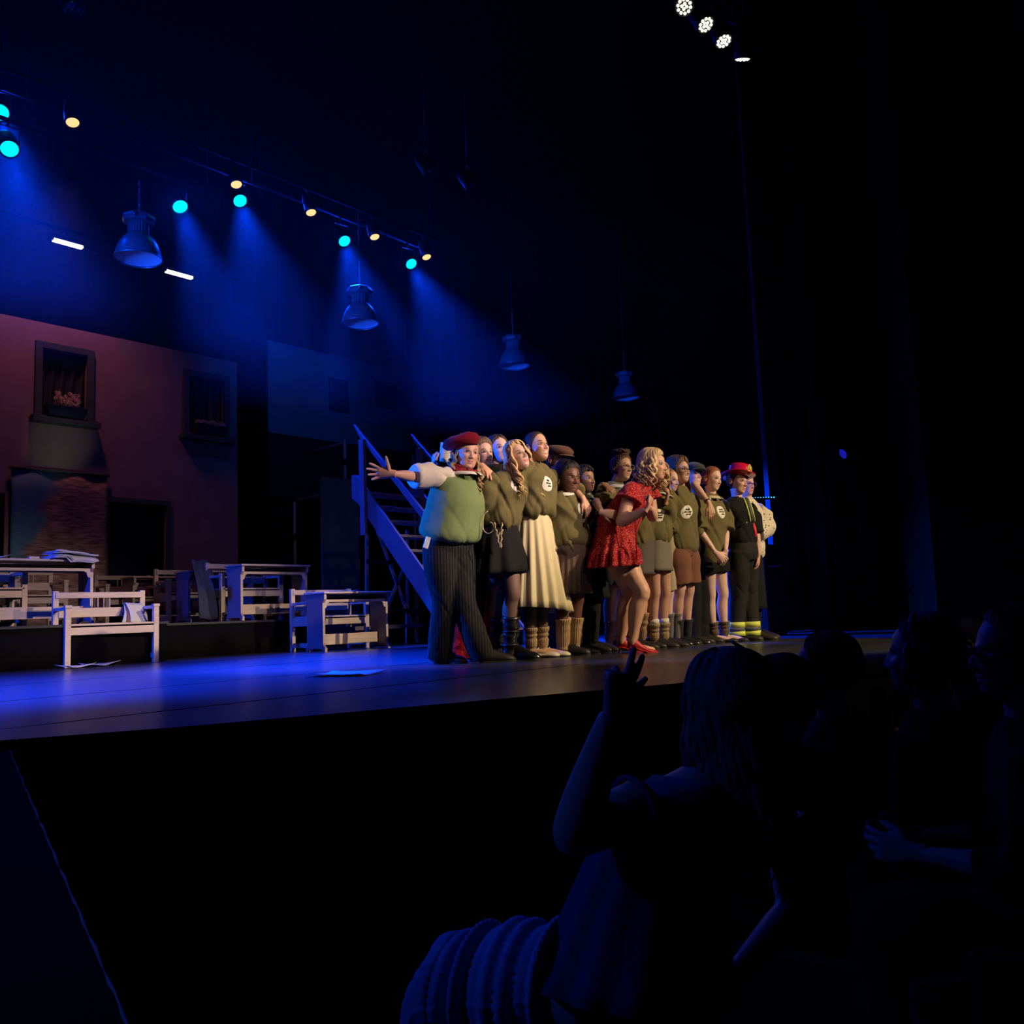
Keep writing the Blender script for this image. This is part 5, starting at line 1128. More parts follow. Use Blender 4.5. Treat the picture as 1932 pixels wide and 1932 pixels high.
s = MB(); s.tube([J['neck']+J['NB']@V(math.sin(a)*.062, -math.cos(a)*.060-.004, .026-.012*math.cos(a)) for a in np.linspace(0, 2*PI, 30)], [(.012, .008)]*30, 8); obj('neckband', s, mat('olive_rib', (.24, .23, .10), .9, sheen=.3), J['root'], True, True, label='paler ribbed neckband')

# 6 --- brown flat cap
J = build(dict(label='person in a brown flat cap and round glasses behind the short actor', z0=7.62, k=1.02, seed=16, feet=[((1034, 1231), (.3, -1)), ((1052, 1231), (.3, -1))], head=(1053, 868, 0), face=(10, 4, 0), neck=(1046, 903), pelvis=(1042, 1030), elR=(1022, 960, -.1), wrR=(1020, 1010, -.1), elL=(1072, 960, .1), wrL=(1068, 1010, .1), hd=dict(smile=.2), skin=(.52, .30, .22), brow=(.10, .05, .03),
    top=dict(hem=(1042, 1035), m=mat('maroon_cloth', (.10, .02, .03), .9), name='shirt', sleeve='long')))
trousers(J, mat('blue_satin', (.03, .05, .10), .3), hem=(.07, .08)); shoes(J, 'boot')
s = scalp(J['hc'], J['HR'], .010, k=J['kh'], col=(.12, .07, .05)); hairobj(J, s); flatcap(J['root'], J['hc'], J['HR']@basis(0, 6, 0), printmat('brown_tweed', (.11, .055, .035), (.06, .03, .02), 'dots', 140, .3), k=J['kh']); glasses(J['root'], J['hc'], J['HR'], (.03, .02, .04), J['kh'])

# 7 --- short person with white collar
J = build(dict(label='short person with black hair, white rounded collar, olive shirt and brown pleated skirt', z0=7.14, k=.955, seed=17, feet=[((1063, 1241, -.02), (.55, -1)), ((1086, 1236, .05), (.6, -1))], head=(1074, 902, 0), face=(-4, 8, 2), neck=(1067, 935, .02), pelvis=(1070, 1040), hw=.11, sw=.19,
    shR=(1050, 953, -.12), shL=(1096, 950, .15), elR=(1048, 1000, .06), wrR=(1040, 1030, .25), elL=(1116, 1000, .16), wrL=(1110, 1030, .30), handR=0, handL=0, torso=1.15, legk=1.15, hk=1.12, hd=dict(smile=.25, fat=.006, wide=1.05, nose=.9), skin=DARKSK, lip=(.17, .05, .045), brow=(.012, .008, .006), shut=.6, look=(1, -1.5),
    badge=(1101, 960, .055), top=dict(hem=(1074, 1030), w=1.16, d=1.18, loose=.026, amt=.012, name='shirt')))
skirt(J['root'], J['pt']((1071, 1022)), J['pt']((1073, 1121)), .172, .145, .20, .165, J['Lv'], J['F'], 24, .05, mat('brown_suiting', (.105, .065, .048), .85, sheen=.2), sharp=True, seg=288, wob=.02)
socks(J, .30, (.40, .27, .14), slouch=.003, r=.050); shoes(J, 'trainer', (.018, .017, .016), .25); collar(J['root'], J['neck']+V(0, 0, .004), J['NB'], r=(.072, .068), w=.055)
s = MB(); q0 = J['pt']((1074, 1024, -.24)); s.ell(q0, (.024, .02, .02), 12, 8); s.tube([q0, q0+V(.03, 0, -.03), q0+V(.045, 0, -.06)], [.012, .011, .004], 8); obj('shirt_knot', s, m_olive, J['root'], True, True)
s = scalp(J['hc'], J['HR'], .018, k=J['kh'], col=(.012, .010, .010), back=.02, top=.006, wave=.003, freq=44); hairobj(J, s)

# 8 --- checked shirt
J = build(dict(label='person with short black curls in a green and white checked shirt', z0=7.42, k=.96, seed=18, feet=[((1108, 1229), (.5, -1)), ((1122, 1228), (.5, -1))], head=(1104, 905, 0), face=(8, 2, 0), neck=(1104, 938, .03), pelvis=(1104, 1040), elR=(1088, 985, -.1), wrR=(1090, 1030, -.1), elL=(1132, 950, .25), wrL=(1140, 915, -.02), handR=0, handL=dict(d=imgv(.75, -.5, -.1), n=imgv(-.3, -.5, .7), side=1), hd=dict(smile=.1, fat=.004, mouth=.2), skin=(.27, .145, .09), lip=(.25, .09, .08), brow=(.02, .012, .01),
    top=dict(hem=(1106, 1060), w=1.1, d=1.1, m=printmat('green_check', (.05, .06, .035), (.55, .58, .42), 'plaid', 7.5, .22), name='checked_shirt', sleeve='long')))
skirt(J['root'], J['pt']((1106, 1050)), J['pt']((1108, 1130)), .16, .13, .20, .17, J['Lv'], J['F'], 12, .05, m_blackc); legwear(J, m_blackc); shoes(J, 'lace')
s = scalp(J['hc'], J['HR'], .014, k=J['kh'], col=(.015, .011, .010), wave=.0045, freq=30, top=.008)
rg = np.random.RandomState(3)
for i in range(70):
    a = rg.rand()*2*PI; e = .15+rg.rand()*1.2; d = V(math.sin(a)*math.cos(e), -math.cos(a)*math.cos(e), math.sin(e))
    if d[1] < -.3 and d[2] < .62: continue
    if d[1] < .0 and d[2] < .25: continue
    s.ell(J['hc']+J['HR']@(d*V(.085, .112, .118)+V(0, .012, .004))*J['kh'], (.013, .013, .012), 8, 5, (.016, .012, .011))
hairobj(J, s); collar(J['root'], J['neck'], J['NB'], m=MATS['green_check'], r=(.066, .064), peter=False)
s = MB(); s.loft([ring(J['pt']((1113, 958, -.20))+imgv(1, 0)*x, imgv(0, 1)*.025, imgv(0, 0, 1)*.004, 4, 8) for x in (-.02, .05)])

# 9 --- updo, round glasses
J = build(dict(label='person with piled-up dark hair, wire glasses and white collar under a grey sweater', z0=7.7, k=1.0, seed=19, feet=[((1152, 1229, 0), (.5, -1)), ((1166, 1226, .1), (.5, -1))], head=(1174, 883, 0), face=(4, 2, 8), neck=(1160, 918), pelvis=(1156, 1030), elR=(1132, 970, -.1), wrR=(1128, 1010, -.05), shR=(1142, 930, -.14), elL=(1185, 960, .2), wrL=(1190, 1000, .2), handR=0, handL=0, hd=dict(smile=.8), skin=(.52, .31, .23), brow=(.06, .035, .02),
    top=dict(hem=(1156, 1045), m=mat('slate_wool', (.10, .115, .11), .95, sheen=.4), w=1.0)))
shorts(J, mat('black_denim', (.02, .025, .04), .8), end=.8, t=.03); socks(J, .26, (.30, .21, .12), slouch=.007); shoes(J, 'lace'); collar(J['root'], J['neck'], J['NB'], r=(.068, .066), w=.06, m=mat('striped_cotton', (.55, .55, .55), .8), peter=False)
s = scalp(J['hc'], J['HR'], .016, k=J['kh'], col=(.075, .045, .03), wave=.004, freq=30, low=-.07)
for i in range(46):
    a = i*2.4; e = .5+.9*((i*.618) % 1); d = V(math.sin(a)*math.cos(e)*.085, .012+math.cos(a)*math.cos(e)*.075, .105+math.sin(e)*.05); t_ = np.linspace(0, 2*PI, 9)
    s.tube([J['hc']+J['HR']@(d+V(.018*math.cos(q+i), .018*math.sin(q), .010*math.sin(q+i)))*J['kh'] for q in t_], .008, 6, c=np.array((.085, .05, .033))*(.7+.6*((i*.37) % 1)))
s.ell(J['hc']+J['HR']@V(0, .015, .125), (.062, .062, .045), 20, 12, (.06, .035, .025)); hairobj(J, s); glasses(J['root'], J['hc'], J['HR'], (.45, .40, .38), J['kh'], rr=.024)

# 10 --- red dress
J = build(dict(label='person with curled blonde bob in a short red patterned dress, bending forward', z0=7.12, k=1.04, seed=20, yaw=22, feet=[((1172, 1228, .12), (.75, -.7)), ((1193, 1232, -.05), (.8, -.6))], head=(1234, 879, -.05), face=(25, 4, 6), neck=(1211, 917, 0), pelvis=(1157, 1020, .02),
    shR=(1192, 925, -.15), shL=(1222, 925, .12), elR=(1172, 985, -.24), wrR=(1219, 962, -.36), elL=(1232, 975, .10), wrL=(1226, 958, -.10), kneeR=(1188, 1118, .10), kneeL=(1211, 1117, -.06), hw=.10, legk=1.22, armk=1.18, torso=1.05,
    handR=dict(d=imgv(.45, .85, .1), n=imgv(-.8, .3, .2), side=-1, curl=(1.2, 1.3, 1.3, 1.3), thumb=(.4, .4)), handL=0, hd=dict(smile=1.0, wide=.98), skin=(.64, .37, .26), lip=(.52, .16, .15), brow=(.22, .13, .07),
    top=dict(hem=(1155, 1008, .02), w=.98, d=1.02, m=printmat('red_print_crepe', (.30, .006, .012), (.72, .22, .18), 'dots', 95, .30), name='dress_bodice', sleeve='short', loose=.042, armhole=.078, flare=1.12, amt=.007, gather=True)))
mr_ = MATS['red_print_crepe']; skirt(J['root'], J['pt']((1161, 985)), J['pt']((1158, 1068)), .155, .125, .255, .205, J['Lv'], J['F'], 13, .055, mr_, name='dress_skirt', ruffle=.085, slant=.02, bell=.75, n=22)
shoes(J, 'heel', (.45, .02, .025), .24)
for nm in 'RL': s = MB(); s.tube([J['ank'][nm]+V(math.cos(a)*.040, math.sin(a)*.040, .05+.01*math.cos(a)) for a in np.linspace(0, 2*PI, 17)], .005, 6); obj('ankle_strap', s, mat('red_ribbon', (.5, .02, .03), .5), J['root'], True, True)
s = MB(); s.tube([J['neck']+(J['hc']-J['neck'])*.22+J['HR']@V(math.cos(a)*.060, math.sin(a)*.060+.01, 0) for a in np.linspace(0, 2*PI, 25)], [(.009, .014)]*25, 8); obj('choker', s, mat('red_ribbon', (.5, .02, .03), .5), J['root'], True, True)
s = MB(); s.tube([D(1218, 930, 6.92), D(1216, 958, 6.86), D(1200, 1000, 6.86), D(1201, 1058, 6.86)], .005, 6); obj('dress_tie', s, mat('red_ribbon', (.5, .02, .03), .5), J['root'], True, True)
s = scalp(J['hc'], J['HR'], .018, k=J['kh'], col=(.66, .47, .25), col2=(.36, .25, .14), part=.08, top=.014, back=.012, low=-.085)
locks(s, J['hc'], J['HR'], 40, 52, 302, .235, (.76, .58, .34), (.40, .28, .15), rad=.0135, wave=.026, k=J['kh'], out=.04, seed=21, top=.05, twl=.075); hairobj(J, s)

# hidden neighbour behind the red dress
J = build(dict(label='person in olive top and dark grey skirt mostly hidden behind the red dress', z0=7.62, k=.96, seed=29, feet=[((1196, 1229, 0), (.6, -1)), ((1212, 1227, .1), (.6, -1))], head=(1222, 886, .2), face=(10, 5, 0), neck=(1214, 925, .1), pelvis=(1208, 1030), elR=(1125, 947, -.30), wrR=(1135, 966, -.68), elL=(1232, 975, .1), wrL=(1230, 1010, .1), handR=dict(d=imgv(1, -.2, .05), n=imgv(.1, 0, 1), side=1, curl=(.3, .35, .4, .4), thumb=(.7, .2)), handL=0, skin=(.60, .36, .26),
    top=dict(hem=(1208, 1028), w=.9, d=.9, sleeveR='half')))
skirt(J['root'], J['pt']((1208, 1015)), J['pt']((1207, 1085)), .14, .11, .16, .13, J['Lv'], J['F'], 6, .02, mat('charcoal_tweed', (.09, .08, .065), .9)); socks(J, .32, SOCK, slouch=.008); shoes(J, 'lace')
s = scalp(J['hc'], J['HR'], .012, k=J['kh'], col=(.2, .12, .07)); hairobj(J, s)

# 11 --- rounded collar, grey skirt
J = build(dict(label='person with hair falling over the face, wide white collar, olive sweater and grey skirt', z0=7.72, k=.94, seed=31, feet=[((1234, 1222, 0), (.6, -1)), ((1253, 1219, .08), (.6, -1))], head=(1247, 899, 0), face=(16, 12, 8), neck=(1238, 933, 0), pelvis=(1238, 1030), elR=(1222, 980, -.1), wrR=(1226, 1018, -.1), elL=(1262, 975, .08), wrL=(1256, 948, -.16), shL=(1256, 947, .12), handR=dict(d=imgv(-.5, -.8, -.1), n=imgv(0, 0, 1)), handL=dict(d=imgv(.25, .9, -.1), n=imgv(-.8, .2, .2), curl=(.5, .6, .7, .8)), skin=(.50, .29, .20), hd=dict(smile=.3), badge=(1243, 972, .055),
    top=dict(hem=(1236, 1022), w=.98, d=.98, loose=.024)))
skirt(J['root'], J['pt']((1238, 1000)), J['pt']((1239, 1078)), .130, .105, .162, .130, J['Lv'], J['F'], 3, .02, printmat('grey_tweed', (.16, .145, .11), (.22, .20, .16), 'dots', 200, .3)); socks(J, .22, (.30, .22, .12), slouch=.008, cuff=(.6, .58, .52)); shoes(J, 'lace', (.02, .018, .015))
collar(J['root'], J['neck']+V(0, 0, .0), J['NB'], r=(.070, .068), w=.08)
s = scalp(J['hc'], J['HR'], .014, k=J['kh'], col=(.30, .19, .11), low=-.08); locks(s, J['hc'], J['HR'], 24, 25, 140, .26, (.42, .28, .17), (.26, .16, .09), rad=.010, wave=.022, k=J['kh'], out=.03, seed=33, top=.05, twl=.08); hairobj(J, s)

# 12 --- tied hoodie, beige shorts
J = build(dict(label='person with parted fair hair in a knotted olive hooded top and beige shorts', z0=8.0, k=.95, seed=32, feet=[((1262, 1216, 0), (.6, -1)), ((1276, 1214, .08), (.6, -1))], head=(1265, 908, 0), face=(2, 4, 4), neck=(1262, 941, .02), pelvis=(1262, 1030), elR=(1243, 985, -.1), wrR=(1240, 1020, -.05), elL=(1285, 985, .12), wrL=(1284, 1020, .12), handR=0, handL=0, hd=dict(smile=.2, mouth=.4), skin=(.62, .40, .31), lip=(.45, .2, .18), brow=(.2, .13, .08),
    top=dict(hem=(1262, 1006), w=1.0, d=1.0, loose=.026, name='hooded_top')))
s = MB(); q0 = J['pt']((1262, 990, -.20)); s.ell(q0, (.035, .03, .035), 14, 10)
for a in (-.9, -.3, .4, 1.1): s.tube([q0, q0+J['Lv']*.09*math.sin(a)+V(0, 0, -.05*math.cos(a)), q0+J['Lv']*.13*math.sin(a)+V(0, 0, -.11*math.cos(a))], [.018, .014, .005], 8)
obj('top_knot', s, m_olive, J['root'], True, True)
shorts(J, mat('beige_chino', (.36, .31, .21), .85, var=.05), end=.98, t=.012, w=.9); socks(J, .30, (.16, .15, .13), slouch=.001, ribs=30); shoes(J, 'patent')
s = scalp(J['hc'], J['HR'], .010, k=J['kh'], col=(.34, .22, .13), part=0.0); locks(s, J['hc'], J['HR'], 22, 60, 300, .22, (.40, .27, .16), (.26, .17, .10), rad=.010, wave=.008, k=J['kh'], out=.008, seed=35, top=.03); hairobj(J, s)
s = MB()
for a in (-.02, .03): s.tube([J['neck']+J['NB']@V(a, -.085, .0), J['neck']+J['NB']@V(a*1.2, -.135, -.06), J['neck']+J['NB']@V(a*1.3, -.150, -.15)], .004, 6)
obj('drawstring', s, mat('white_cord', (.6, .6, .5), .8), J['root'], True, True)

# 13 --- long brown hair, glasses
J = build(dict(label='laughing person with long brown hair and dark glasses in olive sweater and rust shorts', z0=8.05, k=1.0, seed=36, feet=[((1280, 1214, .05), (.6, -1)), ((1296, 1212, .1), (.6, -1))], head=(1283, 889, 0), face=(8, 0, 4), neck=(1281, 925, .02), pelvis=(1284, 1030), elR=(1262, 980, -.1), wrR=(1266, 1020, .1), elL=(1312, 975, .16), wrL=(1318, 1010, .2), handR=0, handL=0, hd=dict(smile=1.2, teeth=True, mouth=.5), skin=(.56, .34, .26), brow=(.05, .03, .02), badge=(1296, 966, .058),
    top=dict(hem=(1285, 1040), w=1.06, d=1.05, loose=.026)))
shorts(J, mat('rust_corduroy', (.16, .065, .035), .9, sheen=.3), end=.80, t=.034, flare=1.05); legwear(J, mat('brown_tights', (.12, .07, .055), .6)) if 0 else None; socks(J, .24, (.02, .02, .022), slouch=.002); shoes(J, 'patent')
s = scalp(J['hc'], J['HR'], .022, k=J['kh'], col=(.11, .058, .032), part=-.05, back=.02, top=.016, low=-.09, wave=.003)
locks(s, J['hc'], J['HR'], 40, 62, 298, .38, (.12, .065, .036), (.06, .032, .020), rad=.0135, wave=.010, k=J['kh'], out=.03, seed=37, top=.05); hairobj(J, s); glasses(J['root'], J['hc'], J['HR'], (.015, .012, .012), J['kh'], rr=.024)

# 14 --- grey cap, black clothes, arm over the shoulder
J = build(dict(label='smiling person in a dark green flat cap and black clothes, arm over the redhead', z0=8.35, k=1.0, seed=38, feet=[((1305, 1210, 0), (.6, -1)), ((1322, 1209, .05), (.6, -1))], head=(1305, 899, 0), face=(2, -9, 6), neck=(1305, 934, .02), pelvis=(1308, 1030), elR=(1288, 980, -.1), wrR=(1290, 1020, -.1), shL=(1318, 940, .05), elL=(1310, 915, -.14), wrL=(1338, 950, -.27), handR=0, handL=dict(d=imgv(.25, -.96, -.05), n=imgv(-.3, -.2, .9), side=1, curl=(.3, .35, .4, .45), spread=.10), armk=1.05, hd=dict(smile=1.2, teeth=True, fat=.003), skin=(.60, .37, .28), brow=(.06, .04, .03),
    top=dict(hem=(1307, 1050), m=m_blackc, name='shirt', sleeve='long', sleeveL='none')))
trousers(J, m_blackc); shoes(J, 'lace'); s = scalp(J['hc'], J['HR'], .010, k=J['kh'], col=(.07, .045, .03)); hairobj(J, s)
flatcap(J['root'], J['hc'], J['HR']@basis(0, 4, 0), mat('green_tweed', (.045, .05, .035), .95, sheen=.3, bump=.2), k=J['kh'])
w_ = J['arms']['L'][2]; e_ = J['arms']['L'][1]; s = MB(); ax = nrm(w_-e_); s.loft([ring(w_-ax*.03+ax*z, nrm(np.cross(ax, V(0, 0, 1)))*.031, nrm(np.cross(ax, np.cross(ax, V(0, 0, 1))))*.028, 20) for z in (-.006, .006)]); o = obj('bracelet', s, m_metal, J['root'], True, True); s = MB(); s.ell(w_-ax*.03+imgv(.6, .6, -.3)*.03, (.012,)*3, 10, 8); obj('bracelet_charm', s, mat('white_plastic', (.7, .7, .75), .3), o, True, True)

# 15 --- redhead
J = build(dict(label='person with red hair in a low bun, olive t-shirt and black shorts, hands clasped', z0=8.42, k=.98, seed=39, feet=[((1348, 1212, 0), (.5, -1)), ((1368, 1209, .05), (.5, -1))], head=(1344, 904, 0), face=(8, 10, 8), neck=(1340, 939, 0), pelvis=(1342, 1045), hw=.095,
    shR=(1317, 951, -.13), shL=(1366, 953, .13), elR=(1318, 1000, -.17), wrR=(1350, 1042, -.26), elL=(1369, 1003, .02), wrL=(1369, 1040, -.14), kneeR=(1340, 1122, -.02), kneeL=(1364, 1120, .06),
    handR=dict(d=imgv(.72, -.6, -.1), n=imgv(.1, -.3, 1), side=-1, curl=(.4, .5, .5, .5)), handL=dict(d=imgv(-.45, -.85, -.15), n=imgv(-.1, 0, 1), side=1, curl=(.5, .6, .6, .6)), hd=dict(smile=.9), skin=(.68, .46, .38), lip=(.5, .2, .18), brow=(.30, .13, .06), badge=(1361, 966, .06),
    top=dict(hem=(1340, 1068), w=1.05, d=1.05, name='t_shirt', sleeve='half', loose=.034, armhole=.07, flare=1.15, gather=False)))
shorts(J, m_blackc, end=.42, t=.02, w=1.05); socks(J, .20, (.12, .085, .055), slouch=.008); shoes(J, 'ballet', (.015, .014, .014)); collar(J['root'], J['neck'], J['NB'], r=(.066, .064), w=.05, m=mat('cream_collar', (.55, .50, .34), .8), peter=False)
s = scalp(J['hc'], J['HR'], .013, k=J['kh'], col=(.36, .12, .05), col2=(.22, .075, .035), wave=.002, freq=34); rg = np.random.RandomState(5)
for i in range(16): s.tube([J['hc']+J['HR']@(V(0, .115, -.02)+V(.03*math.cos(q+i), .022*math.sin(q+i*2), .03*math.sin(q+i)))*J['kh'] for q in np.linspace(0, 5, 8)], .010, 6, c=np.array((.34, .12, .055))*(.7+.5*rg.rand()))
hairobj(J, s)
# 16 --- fire hat
J = build(dict(label='person in a shiny red fire hat, black t-shirt and black trousers with yellow cuffs', z0=8.6, k=1.03, seed=40, feet=[((1390, 1209, 0), (.35, -1)), ((1418, 1208, .0), (.35, -1))], head=(1392, 909, 0), face=(4, 8, 6), neck=(1389, 945, 0), pelvis=(1400, 1040), sw=.185, shR=(1370, 957, -.14), shL=(1416, 957, .14), elR=(1362, 985, .12), wrR=(1356, 1005, .3), elL=(1427, 1008, .08), wrL=(1431, 1047, 0), kneeR=(1392, 1125, 0), kneeL=(1414, 1125, .05),
    handR=0, handL=dict(d=imgv(-.05, -1, -.05), n=imgv(-1, 0, .2), side=1, curl=(.4, .5, .6, .6)), hd=dict(smile=.5, jaw=1.15, wide=1.02), skin=(.60, .36, .27), brow=(.05, .03, .02), hk=1.02,
    top=dict(hem=(1398, 1030), m=m_blackc, name='t_shirt', sleeve='half', w=.98, loose=.026, gather=False)))
trousers(J, mat('black_canvas', (.010, .009, .008), .85), hem=(.080, .084), t=.02, z1=.16); shoes(J, 'lace', (.03, .024, .018), .28)
for nm in 'RL':
    a = J['ank'][nm]
    for j, (z0_, z1_, c_) in enumerate(((.055, .10, (.62, .72, .10)), (.10, .135, (.10, .11, .10)), (.135, .185, (.62, .72, .10)))):
        s = MB(); s.loft([ring(V(a[0], a[1], z), V(.092+.004*(j == 1), 0, 0), V(0, .096, 0), 28, mod=1+.02*np.sin(np.linspace(0, 20, 28))) for z in (z0_, z1_)]); obj('trouser_cuff', s, mat('band_%d' % (c_[0]*100), c_, .6), J['root'], True, True, label='yellow reflective band' if j != 1 else 'dark grey band')
s = scalp(J['hc'], J['HR'], .007, k=J['kh'], col=(.05, .03, .02)); hairobj(J, s)
R = J['HR']@basis(0, -2, 7); m_h = mat('red_plastic', (.62, .01, .03), .18, spec=.7, coat=.5); s = MB(); rings = []
for z, a, b, oy in ((.050, .080, .098, .0),  (.052, .128, .150, .012), (.044, .142, .172, .020), (.050, .144, .174, .020), (.060, .128, .150, .012), (.066, .104, .124, .004), (.078, .098, .116, .0), (.130, .094, .110, 0), (.156, .082, .096, 0), (.168, .05, .06, 0), (.170, .001, .001, 0)):
    th = np.linspace(0, 2*PI, 56, endpoint=False); br = (z < .065)*(a > .12); rings.append(np.stack([np.cos(th)*a, oy-np.sin(th)*b, z+br*(-.030*np.sin(-th)+.016*np.abs(np.cos(th)))], 1)*J['kh']@R.T+J['hc'])
s.loft(rings, cap=False); o = obj('fire_hat', s, m_h, J['root'], True, True, solid=.003)
s = MB(); pts = [(-.028, -.108, .075), (.028, -.108, .075), (.036, -.106, .105), (.030, -.100, .140), (0, -.096, .165), (-.030, -.100, .140), (-.036, -.106, .105)]; v = [J['hc']+R@(V(*p)*J['kh']) for p in pts]; s.prism(v, R@V(0, -.010, 0)); obj('badge', s, mat('gold_plastic', (.72, .50, .10), .25, metal=.4), o, world=True, bevel=.003)
s = MB(); s.ell(J['hc']+R@(V(0, -.118, .115)*J['kh']), (.017, .006, .02), 12, 8, R=R); obj('badge_emblem', s, mat('gold_plastic', (.72, .50, .10), .25, metal=.4), o, True, True)
# braces hanging off the shoulder, laid on the shirt
bv = BVHTree.FromPolygons(J['top'].V().tolist(), J['top'].f)
def on_shirt(px, py, off):
    d = nrm(ray(px, py)); h = bv.ray_cast(Vector(EYEP), Vector(d))[0]; h = np.array(h) if h is not None else D(px, py, 8.62)
    return h-d*off
for off, c_, nm in ((0, (.05, .055, .05), 'strap_centre'), (-4.2, (.62, .72, .12), 'strap_edge'), (4.2, (.62, .72, .12), 'strap_edge')):
    s = MB(); q = spline([on_shirt(x+off, y, .012) for x, y in ((1407, 939), (1411, 948), (1415, 960), (1418, 972), (1420, 984))], 18); s.tube(q, [(.017 if off == 0 else .007, .005)]*18, 8, side=rt); obj(nm, s, mat('strap_%d' % (c_[0]*100), c_, .6), J['root'], True, True)
s = MB(); q = spline([J['pt']((1420, 985, -.04)), J['pt']((1424, 996, -.08)), J['pt']((1426, 1010, -.08)), J['pt']((1422, 1012, -.06)), J['pt']((1418, 1002, -.05))], 20); s.tube(q, [(.014, .004)]*20, 8); obj('strap_tail', s, mat('red_webbing', (.65, .02, .04), .6), J['root'], True, True, label='red hanging strap')
s = MB(); s.ell(J['pt']((1408, 986, -.19)), (.011, .011, .011), 12, 8); obj('button', s, m_steel, J['root'], True, True)

# 17 --- spotted blouse
J = build(dict(label='person with purple glasses and cream spotted puff-sleeved blouse behind the fire hat', z0=8.98, k=1.0, seed=41, feet=[((1412, 1203, 0), (.3, -1)), ((1430, 1203, 0), (.3, -1))], head=(1407, 914, 0), face=(0, 6, 0), neck=(1410, 948, 0), pelvis=(1412, 1040), shL=(1432, 960, .12), elR=(1395, 990, -.1), wrR=(1398, 1030, -.1), elL=(1445, 995, .05), wrL=(1424, 1008, -.12), handR=0, handL=0, hd=dict(smile=.2), skin=(.60, .36, .28), lip=(.6, .1, .08), brow=(.2, .15, .1),
    top=dict(hem=(1412, 1050), m=printmat('cream_spots', (.62, .56, .42), (.03, .025, .02), 'dots', 30, .24), name='blouse', sleeve='long', loose=.055, armhole=.075, w=1.1)))
skirt(J['root'], J['pt']((1412, 1030)), J['pt']((1412, 1150)), .15, .12, .2, .17, J['Lv'], J['F'], 8, .05, m_blackc); legwear(J, m_blackc); shoes(J, 'lace')
s = scalp(J['hc'], J['HR'], .013, k=J['kh'], col=(.45, .40, .36), wave=.004); hairobj(J, s); glasses(J['root'], J['hc'], J['HR'], (.20, .06, .5), J['kh'], rr=.025)

